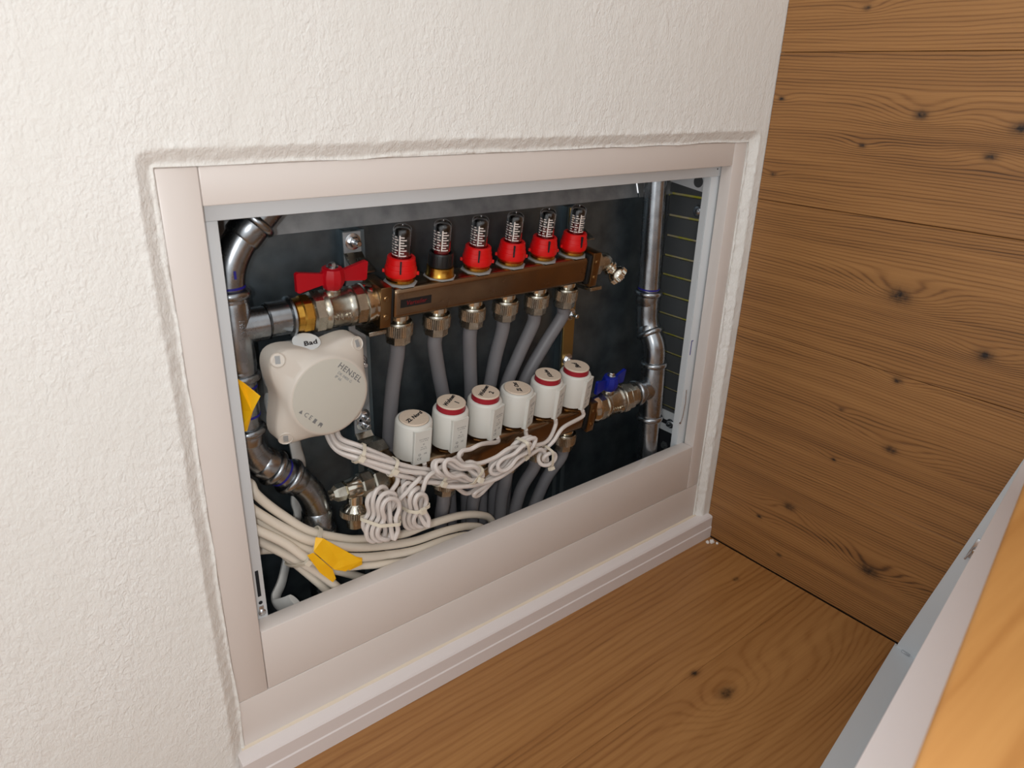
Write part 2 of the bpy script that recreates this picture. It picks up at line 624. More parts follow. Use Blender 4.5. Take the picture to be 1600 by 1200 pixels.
# slot, hole and screw low on the left lip
bm_obj('slot', bx(0.0425, 0.0462, 0.0214, 0.0219, 0.222, 0.256, bev=0.0001), 'dark_inside', ll)
bm_obj('screw_hole', lathe(bmesh.new(), [(0.0022, 0), (0.0022, 0.0004)], 14, axis_m((0.0445, 0.0218, 0.2135), (0, -1, 0))), 'dark_inside', ll)
bm_obj('slot_tongue', bx(0.0420, 0.0472, 0.0210, 0.0219, 0.196, 0.209, bev=0.0002), 'zinc', ll)
bm = bmesh.new()
lathe(bm, [(0.0042, 0), (0.0042, 0.0008), (0.003, 0.002), (0.001, 0.0024)], 18, axis_m((0.0448, 0.0209, 0.2005), (0, -1, 0)))
bm_obj('screw', bm, 'zinc', ll)
# catch bracket and wire spring on the right lip
bm_obj('latch_mark', bx(0.7588, 0.7600, 0.0212, 0.0219, 0.353, 0.376), 'blue_ink', lr)
bm_obj('latch_mark', bx(0.7588, 0.7632, 0.0212, 0.0219, 0.376, 0.3772), 'blue_ink', lr)
bm_obj('wire_spring', tube(bmesh.new(), [(0.7610, 0.0205, 0.292), (0.7606, 0.019, 0.27), (0.7590, 0.0195, 0.245), (0.7578, 0.0205, 0.235)], 0.0009, 8), 'zinc', lr)
bm_obj('screw', lathe(bmesh.new(), [(0.0026, 0), (0.0026, 0.0008), (0.0012, 0.0016)], 14, axis_m((0.7575, 0.0217, 0.233), (0, -1, 0))), 'zinc', lr)
bm_obj('screw_hole', lathe(bmesh.new(), [(0.0012, 0), (0.0012, 0.0004)], 10, axis_m((0.7645, 0.0198, 0.6405), (0, -1, 0))), 'dark_inside', lt)
# sheet steel box
BY = 0.118
cpart('back_panel', 'galvanised', 0.024, 0.790, BY, BY + 0.0015, 0.02, 0.5975)
bm = bmesh.new()
prism(bm, [(0.024, BY - 0.004, 0.5925), (0.024, BY - 0.0025, 0.5925), (0.024, BY + 0.022, 0.668), (0.024, BY + 0.0205, 0.668)], (0.681, 0, 0))  # tilt and paler steel put the strip's brighter light into shape and colour
bm_obj('top_flange', bm, 'galvanised_bright', cab, smooth=False)
bm = bmesh.new()
prism(bm, [(0.705, BY - 0.008, 0.5925), (0.705, BY - 0.0065, 0.5925), (0.705, BY + 0.018, 0.668), (0.705, BY + 0.0165, 0.668)], (0.085, 0, 0))
bm_obj('top_flange', bm, 'galvanised_bright', cab, smooth=False)
cpart('top_panel', 'galvanised', 0.024, 0.790, 0.0225, BY + 0.022, 0.668, 0.6695)
cpart('bottom_panel', 'galvanised', 0.024, 0.790, 0.0225, BY, 0.0185, 0.02)
cpart('side_panel', 'galvanised', 0.024, 0.0255, 0.0225, BY + 0.022, 0.02, 0.668)
sw = cpart('side_panel', 'foam', 0.7815, 0.790, 0.0225, BY + 0.022, 0.02, 0.668)
zs = [0.668, 0.5942, 0.5606, 0.5286, 0.4967, 0.4652, 0.4326, 0.4003, 0.3679, 0.3364, 0.3045, 0.2734, 0.2412, 0.2095, 0.178, 0.1465, 0.02]
for a, c in zip(zs[:-1], zs[1:]):
    bm = bmesh.new()
    box(bm, 0.7752, 0.7812, 0.0245, 0.1105, c + 0.0020, a - 0.0020, 0.0004, 1)
    bm_obj('slat', bm, 'dark_slat', sw, smooth=False)
bm_obj('slat_edge', bx(0.7754, 0.7812, 0.1115, 0.1175, 0.02, 0.59), 'dark_slat', sw, smooth=False)
bm = bmesh.new()
lathe(bm, [(0.0095, 0), (0.0095, 0.001), (0.0085, 0.0016), (0.006, 0.0018)], 22, axis_m((0.7752, 0.052, 0.5745), (-1, 0, 0)))
lathe(bm, [(0.005, 0.001), (0.005, 0.0055), (0.004, 0.006)], 6, axis_m((0.7752, 0.052, 0.5745), (-1, 0, 0)))
lathe(bm, [(0.0025, 0.001), (0.0025, 0.009)], 12, axis_m((0.7752, 0.052, 0.5745), (-1, 0, 0)))
bm_obj('screw', bm, 'zinc', sw)
# white corner brackets on the right
bm = bmesh.new()
prism(bm, [(0.7742, 0.030, 0.601), (0.7742, 0.112, 0.612), (0.7742, 0.112, 0.625), (0.7742, 0.030, 0.650)], (0.001, 0, 0))
cb = bm_obj('corner_bracket', bm, 'lip_white', cab, smooth=False)
bm_obj('bracket_hole', lathe(bmesh.new(), [(0.0085, 0), (0.0085, 0.0006)], 22, axis_m((0.7744, 0.058, 0.6175), (-1, 0, 0))), 'dark_slat', cb)
bm_obj('bracket_hole', lathe(bmesh.new(), [(0.0026, 0), (0.0026, 0.0006)], 14, axis_m((0.7744, 0.044, 0.6095), (-1, 0, 0))), 'dark_slat', cb)
bm_obj('bolt', lathe(bmesh.new(), [(0.0055, 0), (0.0055, 0.004), (0.003, 0.006)], 6, axis_m((0.7738, 0.058, 0.628), (-1, 0, 0))), 'zinc', cb)
bm = bmesh.new()
box(bm, 0.7735, 0.7748, 0.028, 0.095, 0.195, 0.2345)
cb = bm_obj('corner_bracket', bm, 'lip_white', cab, smooth=False)
bm_obj('slot', bx(0.7729, 0.7736, 0.058, 0.092, 0.210, 0.218, bev=0.0002), 'dark_inside', cb)
bm = bmesh.new()
lathe(bm, [(0.0085, 0), (0.0085, 0.0012), (0.006, 0.0014)], 20, axis_m((0.7735, 0.053, 0.2145), (-1, 0, 0)))
lathe(bm, [(0.0055, 0.001), (0.0055, 0.005), (0.0035, 0.0085), (0.001, 0.0095)], 12, axis_m((0.7735, 0.053, 0.2145), (-1, 0, 0)))
bm_obj('bolt', bm, 'zinc', cb)
bm_obj('bracket_window', bx(0.7729, 0.7736, 0.047, 0.095, 0.150, 0.197), 'dark_inside', cb)
bm_obj('bolt', lathe(bmesh.new(), [(0.0075, 0), (0.0075, 0.001), (0.0045, 0.0012), (0.0045, 0.005)], 6, axis_m((0.7728, 0.060, 0.170), (-1, 0, 0))), 'dark_slat', cb)
# two upright mounting rails on the back
for x in (0.212, 0.553):
    bm = bmesh.new()
    box(bm, x, x + 0.003, BY - 0.012, BY, 0.05, 0.5905)
    box(bm, x + 0.022, x + 0.025, BY - 0.012, BY, 0.05, 0.5905)
    box(bm, x, x + 0.008, BY - 0.0125, BY - 0.011, 0.05, 0.5905)
    box(bm, x + 0.017, x + 0.025, BY - 0.0125, BY - 0.011, 0.05, 0.5905)
    bm_obj('mounting_rail', bm, 'galvanised_rail', cab, smooth=False)
bm_obj('pen_mark', bx(0.2135, 0.2165, BY - 0.0128, BY - 0.0124, 0.566, 0.5895), 'blue_ink', cab, smooth=False)

# ------------------------------------------------------------------ manifolds
TILT = rad(8)          # both bars lean forward at the top
SP = 0.0535
X0M = 0.2575
UP = Vector((0, 0.066, 0.517))
LO = Vector((0, 0.050, 0.299))


def local(base, x, h, d=0.0):
    """World point of a manifold: x along the bar, h up its own axis, d outwards (to the room)."""
    return Vector((x, base.y - h * sin(TILT) - d * cos(TILT), base.z + h * cos(TILT) - d * sin(TILT)))


def manifold(name, label, base, xa, xb, brand):
    t = thing(name, label, 'manifold', (0, base.y, base.z), (TILT, 0, 0), 'heating manifold bars')
    hw = 0.019
    # body: rounded square tube whose ends close with soft corners
    b = bmesh.new()
    box(b, xa, xb, -hw, hw, -hw, hw, 0.0065, 4)
    bm_obj('bar_body', b, 'bar_steel', t, sharp=50)
    for s, x in ((-1, xa), (1, xb)):
        g = bm_obj('gasket', bx(min(x, x + s * 0.004), max(x, x + s * 0.004), -0.02, 0.02, -0.0215, 0.0215, bev=0.003), 'black_rubber', t)
        xo = x + s * 0.004
        b = bmesh.new()
        box(b, min(xo, xo + s * 0.014), max(xo, xo + s * 0.014), -0.0215, 0.0215, -0.0245, 0.0245, 0.0012, 2)
        p = bm_obj('end_plate', b, 'plate_steel', t)
        for zz in (-0.011, 0.011):
            b = bmesh.new()
            T_ = axis_m((xo + s * 0.007, -0.0213, zz), (0, -1, 0))
            lathe(b, [(0.0036, 0), (0.0036, 0.0012), (0.0028, 0.0018)], 18, T_)
            lathe(b, [(0.002, 0.001), (0.002, 0.0024)], 6, T_)
            bm_obj('screw', b, 'plate_steel', p)
    for i in range(6):
        x = X0M + SP * i
        b = bmesh.new()
        T_ = Matrix.Translation((x, 0, 0))
        lathe(b, [(0.0105, -0.032), (0.0105, -0.0265), (0.0125, -0.0255), (0.0125, -0.018)], 24, T_)
        bm_obj('outlet_stub', b, 'nickel_bright', t)
        b = bmesh.new()
        lathe(b, [(0.0165, -0.0315), (0.0165, -0.030), (0.0155, -0.0285), (0.012, -0.0282)], 28, T_)
        gear(b, 0.0172, -0.0455, -0.0315, T_, 44, 0.0006)
        lathe(b, [(0.0125, -0.0575), (0.0152, -0.056), (0.0152, -0.0465), (0.0165, -0.0455)], 8, T_)
        bm_obj('union_nut', b, 'nickel', t)
        # white ring seat on top
        b = bmesh.new()
        lathe(b, [(0.0196, 0.0186), (0.0196, 0.0199), (0.0188, 0.0204)], 8, T_ @ Matrix.Rotation(rad(22), 4, 'Z'))
        bm_obj('seat_plate', b, 'box_side' if brand else 'plate_steel', t)
    if brand:
        b = bx(0.2475, 0.2885, -0.0194, -0.0188, -0.0045, 0.0055)
        pl = bm_obj('name_plate', b, 'black_plastic', t)
        lettering('Verteiler', 0.0076, frame_m((0.268, -0.0196, 0.0004), (1, 0, 0), (0, 0, 1)), 'red_ink', pl, shear=0.2, space=1.0)
    return t


m_up = manifold('supply_manifold', 'upper stainless steel heating manifold bar carrying the glass flow meters', UP, 0.2385, 0.5425, True)
m_lo = manifold('return_manifold', 'lower stainless steel heating manifold bar under the white actuators', LO, 0.2385, 0.5425, False)

# ---- flow meters
FMN = ['leftmost flow meter with red collar, next to the red handled valve', 'flow meter with black collar, the only one without red',
       'flow meter with red collar just right of the black collared one', 'fourth red and glass flow meter along the upper bar from the left',
       'fifth red and glass flow meter along the upper bar from the left', 'rightmost flow meter with red collar, nearest the bar end']


def flow_meter(i):
    x = X0M + SP * i
    t = thing('flow_meter', FMN[i], 'flow meter', local(UP, x, 0.0), (TILT, 0, 0), 'flow meters on the upper manifold bar')
    rot = Matrix.Rotation(random.uniform(-0.75, -0.25), 4, 'Z')
    blk = i == 1
    b = bmesh.new()
    if blk:
        lathe(b, [(0.0175, 0.0205), (0.0175, 0.022), (0.0165, 0.0235), (0.016, 0.0315), (0.0125, 0.0325)], 28)
    else:
        lathe(b, [(0.0150, 0.0205), (0.0165, 0.0225), (0.0165, 0.025), (0.0135, 0.0275)], 28)
    bm_obj('brass_base', b, 'brass', t)
    b = bmesh.new()
    if blk:
        lathe(b, [(0.0135, 0.0315), (0.0145, 0.0325), (0.0145, 0.0465), (0.0138, 0.0485), (0.0116, 0.0485), (0.0112, 0.044)], 28)
        c = bm_obj('collar', b, 'black_plastic', t)
        b = bmesh.new()
        for k in range(14):
            a = 2 * pi * k / 14
            box(b, -0.0008, 0.0008, -0.0150, -0.0142, 0.034, 0.0462, T=Matrix.Rotation(a, 4, 'Z'))
        bm_obj('grip_rib', b, 'black_plastic', c)
    else:
        lathe(b, [(0.0150, 0.0262), (0.0178, 0.0285), (0.0185, 0.0335), (0.0180, 0.0375), (0.0174, 0.0378), (0.0168, 0.0430), (0.0163, 0.0433),
                  (0.0158, 0.0490), (0.0148, 0.0500), (0.0118, 0.0500), (0.0114, 0.0440)], 40)
        c = bm_obj('collar', b, 'red_plastic', t)
        b = bmesh.new()
        T_ = rot @ Matrix.Rotation(rad(10), 4, 'Z')
        box(b, -0.0009, 0.0009, -0.0190, -0.0150, 0.0345, 0.0486, T=T_)
        bm_obj('slit', b, 'dark_inside', c)
        for a in (rad(-80), rad(95)):
            b = bmesh.new()
            box(b, -0.0015, 0.0015, -0.0208, -0.0170, 0.0295, 0.0335, 0.0005, 1, T=rot @ Matrix.Rotation(a, 4, 'Z'))
            bm_obj('lug', b, 'red_plastic', c)
    # glass with its dome
    b = bmesh.new()
    ro, ri = 0.0106, 0.0094
    prof = [(ro, 0.0440)] + [(ro, 0.079)]
    for k in range(1, 7):
        a = k / 6 * pi / 2
        prof.append((max(ro * cos(a) ** 0.7, 0.0006), 0.079 + 0.0075 * sin(a)))
    prof2 = [(max(ri * cos(k / 6 * pi / 2) ** 0.7, 0.0005), 0.0785 + 0.0060 * sin(k / 6 * pi / 2)) for k in range(6, -1, -1)] + [(ri, 0.0440)]
    lathe(b, prof + prof2, 28)
    bm_obj('glass_tube', b, 'glass', t)
    b = bmesh.new()
    lathe(b, [(0.0090, 0.0425), (0.0090, 0.0530), (0.0078, 0.0545), (0.0056, 0.0560), (0.0056, 0.0580 + 0.003 * (i % 3)), (0.002, 0.0595 + 0.003 * (i % 3))], 20)
    bm_obj('float', b, 'red_float', t)
    b = bmesh.new()
    lathe(b, [(0.0040, 0.055), (0.0040, 0.072), (0.0080, 0.0735), (0.0084, 0.0780), (0.0070, 0.0810), (0.004, 0.0822)], 12)
    bm_obj('spindle', b, 'black_plastic', t)
    # printed scale: two columns of marks standing on the glass
    b = bmesh.new()
    rs = ro + 0.00012
    for col0, wid in ((rad(-72), rad(30)), (rad(-36), rad(24)), (rad(0), rad(40))):
        for k in range(8):
            z = 0.0525 + k * 0.0030
            w2 = wid * (1.0 if k % 2 == 0 else 0.62)
            pts = [(rs * sin(col0 + w2 * q / 4), -rs * cos(col0 + w2 * q / 4)) for q in range(5)]
            lo = [b.verts.new(rot @ Vector((p[0], p[1], z))) for p in pts]
            hi = [b.verts.new(rot @ Vector((p[0], p[1], z + 0.0013))) for p in pts]
            for q in range(4):
                b.faces.new((lo[q], lo[q + 1], hi[q + 1], hi[q]))
    pts = [(rs * sin(rad(-6 + 4 * q)), -rs * cos(rad(-6 + 4 * q))) for q in range(3)]
    lo = [b.verts.new(rot @ Vector((p[0], p[1], 0.0522))) for p in pts]
    hi = [b.verts.new(rot @ Vector((p[0], p[1], 0.0765))) for p in pts]
    for q in range(2):
        b.faces.new((lo[q], lo[q + 1], hi[q + 1], hi[q]))
    bm_obj('scale_marks', b, 'scale_print', t)
    return t


for i in range(6):
    flow_meter(i)

# ---- actuators
ACT = [('Zi. Nord', 23, None, 2, False, 'white actuator marked Zi. Nord, leftmost, without a red ring'),
       ('Wohnen', 34, '1', 0, True, 'second white actuator from the left, red ringed, marked Wohnen 1'),
       ('Wohnen', 36, '2', -16, True, 'third white actuator from the left, red ringed, marked Wohnen 2'),
       ('Zi. Ost', 72, None, -26, False, 'white actuator marked Zi. Ost, without red ring, between two ringed ones'),
       ('K\u00fcche', 75, None, -26, True, 'white red ringed actuator marked K\u00fcche, second from the right'),
       ('Bad', 78, None, -22, True, 'white red ringed actuator marked Bad, rightmost beside the blue valve')]
A_EXIT = []


def actuator(i):
    word, ang, num, lab, ringed, label = ACT[i]
    x = X0M - 0.0010 + SP * i
    t = thing('actuator', label, 'actuator', local(LO, x, 0.0), (TILT, 0, 0), 'white thermal actuators on the lower manifold bar')
    b = bmesh.new()
    lathe(b, [(0.0145, 0.0205), (0.0155, 0.0215), (0.0155, 0.0275), (0.013, 0.028)], 28)
    bm_obj('brass_base', b, 'brass', t)
    zt = 0.0745
    b = bmesh.new()
    lathe(b, [(0.0205, 0.0255), (0.0232, 0.0262), (0.0236, 0.0275), (0.0226, zt - 0.003), (0.0214, zt - 0.0008), (0.0198, zt), (0.0186, zt), (0.0186, zt - 0.002)], 48)
    body = bm_obj('body', b, 'actuator_white', t)
    # flat label block on the side
    R = Matrix.Rotation(rad(-lab), 4, 'Z')
    b = bmesh.new()
    prism(b, [R @ Vector(p) for p in [(-0.0118, -0.0180, 0.0235), (-0.0118, -0.0236, 0.0235), (-0.0108, -0.0243, 0.0235), (0.0108, -0.0243, 0.0235), (0.0118, -0.0236, 0.0235), (0.0118, -0.0180, 0.0235)]],
          (0, 0, zt - 0.0045 - 0.0235))
    lb = bm_obj('label_block', b, 'actuator_white', t, smooth=False)
    yy = -0.02435
    for (s, size, px, pz) in [('230 V 50/60 Hz', 0.0021, 0.001, 0.0585), ('1.2 W  IP 54', 0.0021, 0.001, 0.0558), ('\u2013', 0.004, 0.001, 0.052), ('M', 0.0026, 0.001, 0.0508), ('NC  1 m', 0.0021, 0.001, 0.0470),
                              ('max 50 \u00b0C', 0.0021, 0.001, 0.0443), ('O', 0.0052, -0.004, 0.0368), ('V', 0.0022, -0.004, 0.0366), ('XE', 0.0034, 0.004, 0.0372), ('CE', 0.0050, -0.004, 0.0310)]:
        lettering(s, size, R @ frame_m((px, yy, pz), (1, 0, 0), (0, 0, 1)), 'print_grey', lb, ext=0.00006)
    # cap, raised on a red ring where the valve is open
    zc = zt
    if ringed:
        b = bmesh.new()
        lathe(b, [(0.0180, zt - 0.002), (0.0180, zt + 0.0078)], 40)
        bm_obj('red_ring', b, 'red_ring', t)
        zc = zt + 0.0075
    b = bmesh.new()
    lathe(b, [(0.0178, zc - 0.001), (0.0182, zc), (0.0182, zc + 0.0008), (0.0174, zc + 0.0016)], 40)
    cap = bm_obj('cap', b, 'cap_cream', t)
    a = rad(ang)
    ex = Vector((cos(a), sin(a), 0)); ey = Vector((-sin(a), cos(a), 0))
    o0 = Vector((0, 0, zc + 0.00172)) + (ey * 0.003 if num else ey * 0.0)
    lettering(word, 0.0098 if len(word) < 5 else 0.0080, frame_m(o0, ex, ey), 'ink', cap, shear=0.35, bold=0.0003)
    if num:
        lettering(num, 0.0092, frame_m(Vector((0, 0, zc + 0.00172)) - ey * 0.0075, ex, ey), 'ink', cap, shear=0.2, bold=0.0003)
    mw = Matrix.Translation(local(LO, x, 0)) @ Matrix.Rotation(TILT, 4, 'X') @ R
    A_EXIT.append((mw @ Vector((-0.008 if i > 2 else 0.004, -0.0236, 0.0222)), mw.to_3x3() @ Vector((0, -0.15, -1))))
    return t


for i in range(6):
    actuator(i)

# ------------------------------------------------------------------ plastic heating pipes
def pex(label, pts, i, grp):
    b = tube(bmesh.new(), smooth_path(pts, 8), 0.0092, 16)
    return tag(bm_obj('heating_pipe', b, 'pex', None), label, 'pipe', grp)


OBS = []        # what the cables must keep clear of: (point, radius)
ORD = ['first', 'second', 'third', 'fourth', 'fifth', 'sixth']
upx = [[(.2575, .2565, .2555, .253)], ]
bend_u = [(-0.002, -0.004, -0.006), (0.012, 0.026, 0.030), (0.008, 0.015, 0.010), (-0.004, -0.008, -0.012), (-0.014, -0.032, -0.036), (-0.024, -0.052, -0.062)]
for i in range(6):
    x = X0M + SP * i
    s = local(UP, x, -0.0592)
    d = bend_u[i]
    pts = [s, local(UP, x, -0.075), (x + d[0], 0.086, 0.400), (x + d[1], 0.094, 0.345), (x + d[2], 0.098, 0.280), (x + d[2] * 1.2, 0.098, 0.20), (x + d[2] * 1.3, 0.098, 0.10), (x + d[2] * 1.3, 0.098, 0.0215)]
    pex('grey heating pipe hanging from the %s nut of the upper bar, counted from the left' % ORD[i], pts, i, 'pipes of the upper manifold bar')
bend_l = [(-0.002, -0.003), (0.004, 0.004), (0.004, 0.008), (0.004, 0.002), (-0.014, -0.030), (-0.020, -0.050)]
for i in range(6):
    x = X0M + SP * i
    s = local(LO, x, -0.0592)
    d = bend_l[i]
    pts = [s, local(LO, x, -0.075), (x + d[0], 0.074, 0.18), (x + d[1], 0.077, 0.10), (x + d[1], 0.077, 0.0215)]
    OBS += [(q, 0.0112) for q in smooth_path(pts, 8)]
    pex('grey heating pipe below the %s nut of the lower bar, counted from the left' % ORD[i], pts, i, 'pipes of the lower manifold bar')

# ------------------------------------------------------------------ steel pipework
PR = 0.0165


def arc_pts(p0, p1, p2, k=8):
    """Rounded corner from p0 through corner p1 to p2 (quadratic)."""
    p0, p1, p2 = Vector(p0), Vector(p1), Vector(p2)
    return [(1 - t) ** 2 * p0 + 2 * t * (1 - t) * p1 + t * t * p2 for t in [j / k for j in range(k + 1)]]


def bead(p, d, r=PR, m='pipe_steel', parent=None, long=0.016):
    """Press socket end: a short sleeve closed by a rolled bead."""
    b = bmesh.new()
    T_ = axis_m(p, d)
    prof = [(r + 0.0002, -long), (r + 0.0016, -long + 0.002), (r + 0.0016, -0.005)]
    for k in range(9):
        a = pi * k / 8
        prof.append((r + 0.0016 + 0.0034 * sin(a), -0.0045 + 0.0045 * (1 - cos(a))))
    prof.append((r + 0.0002, 0.0048))
    lathe(b, prof, 32, T_)
    return bm_obj('press_socket', b, m, parent)


def ring_mark(p, d, parent, r=PR + 0.0003, w=0.0012):
    b = lathe(bmesh.new(), [(r, -w), (r, w)], 32, axis_m(p, d))
    return bm_obj('pen_ring', b, 'blue_ink', parent)


# left riser with its tee towards the red valve
RXL = 0.066
ly = 0.066
lr_ = thing('steel_riser', 'silver steel riser with tee and bends along the left cabinet edge', 'pipe', (0, 0, 0))
S2 = Vector((1, 0, 1)).normalized()
pts = [Vector((RXL + 0.067, ly, 0.650))] + arc_pts((RXL + 0.026, ly, 0.611), (RXL, ly, 0.585), (RXL, ly, 0.556))
bm_obj('upper_bend', tube(bmesh.new(), pts, PR, 28), 'pipe_steel', lr_)
bead((RXL + 0.033, ly, 0.618), S2, parent=lr_, long=0.022)
bead((RXL, ly, 0.551), (0, 0, 1), parent=lr_)
b = bmesh.new()
lathe(b, [(PR + 0.0012, 0.470), (PR + 0.0022, 0.474), (PR + 0.0022, 0.540), (PR + 0.0012, 0.545)], 32, Matrix.Translation((RXL, ly, 0)))
lathe(b, [(PR + 0.0010, 0.0), (PR + 0.0010, 0.0322)], 32, axis_m((RXL, ly, 0.515), (1, 0, 0)))
bm_obj('tee', b, 'pipe_steel', lr_)
lettering('VSH', 0.008, frame_m((RXL + 0.004, ly - PR - 0.0021, 0.520), (0, 0, 1), (-1, 0, 0)), 'pipe_steel', lr_, ext=0.0004)
bead((RXL, ly, 0.463), (0, 0, -1), parent=lr_)
ring_mark((RXL, ly, 0.452), (0, 0, 1), lr_)
pts = [Vector((RXL, ly, 0.470)), Vector((RXL, ly, 0.395))] + arc_pts((RXL, ly, 0.393), (RXL, ly, 0.372), (RXL + 0.018, ly, 0.354)) + \
    arc_pts((RXL + 0.048, ly, 0.324), (RXL + 0.070, ly, 0.302), (RXL + 0.070, ly, 0.270)) + [Vector((RXL + 0.070, ly, 0.0215))]
OBS += [(q, PR + 0.0055) for j in range(len(pts) - 1) for q in [pts[j].lerp(pts[j + 1], k / 12) for k in range(12)]]
bm_obj('lower_bend', tube(bmesh.new(), pts, PR, 28), 'pipe_steel', lr_)
bead((RXL, ly, 0.402), (0, 0, 1), parent=lr_)
dd = Vector((1, 0, -1)).normalized()
bead(Vector((RXL + 0.024, ly, 0.348)), dd, parent=lr_, long=0.018)
bead(Vector((RXL + 0.041, ly, 0.331)), -dd, parent=lr_, long=0.016)
bead((RXL + 0.070, ly, 0.247), (0, 0, -1), parent=lr_, long=0.03)
ring_mark(Vector((RXL + 0.033, ly, 0.339)), dd, lr_)
ring_mark((RXL, ly, 0.420), (0, 0, 1), lr_)
ring_mark((RXL, ly, 0.558), (0, 0, 1), lr_)
for k, (dx, z) in enumerate(((0.003, 0.572),)):
    bm_obj('pen_stroke', bx(RXL + dx - 0.0012, RXL + dx + 0.0012, ly - PR - 0.0004, ly - PR + 0.0030, z - 0.004, z + 0.004), 'blue_ink', lr_, smooth=False)

# right riser with tee towards the blue valve
rx = 0.706
rr_ = thing('steel_riser', 'silver steel riser with an offset bend beside the slatted right side', 'pipe', (0, 0, 0))
bm_obj('upper_pipe', tube(bmesh.new(), [(rx, 0.0858, 0.664), (rx, 0.0745, 0.440)], PR, 28), 'pipe_steel', rr_)
bead((rx, 0.0748, 0.452), (0, -0.05, 1), parent=rr_, long=0.02)
ring_mark((rx, 0.0755, 0.459), (0, -0.05, 1), rr_)
pts = [Vector((rx, 0.0745, 0.442)), Vector((rx, 0.074, 0.428))] + arc_pts((rx, 0.0735, 0.424), (rx, 0.073, 0.402), (rx, 0.064, 0.389)) + \
    arc_pts((rx, 0.060, 0.383), (rx, 0.0505, 0.370), (rx, 0.050, 0.350)) + [Vector((rx, 0.050, 0.335))]
bm_obj('offset_bend', tube(bmesh.new(), pts, PR + 0.0005, 28), 'pipe_steel', rr_)
bead((rx, 0.0635, 0.388), (0, -0.55, -0.8), parent=rr_, long=0.014)
bead((rx, 0.0500, 0.341), (0, 0, 1), parent=rr_, long=0.014)
b = bmesh.new()
T_ = axis_m((rx, 0.0475, 0.299), (0, 0.05, 1))
lathe(b, [(PR + 0.001, -0.045), (PR + 0.002, -0.042), (PR + 0.002, 0.036), (PR + 0.001, 0.040)], 32, T_)
lathe(b, [(PR + 0.0006, 0.0), (PR + 0.0006, 0.034)], 32, axis_m((rx, 0.049, 0.299), (-1, 0, 0)))
bm_obj('tee', b, 'pipe_steel', rr_)
bead((rx, 0.0455, 0.248), (0, -0.05, -1), parent=rr_, long=0.014)
bead((rx - 0.036, 0.0495, 0.299), (-1, 0, 0), parent=rr_, long=0.012)
bm_obj('lower_pipe', tube(bmesh.new(), [(rx, 0.0465, 0.262), (rx, 0.036, 0.0225)], PR, 28), 'pipe_steel', rr_)
ring_mark((rx, 0.0418, 0.172), (0, 0.05, 1), rr_)
ring_mark((rx, 0.0500, 0.328), (0, 0, 1), rr_)


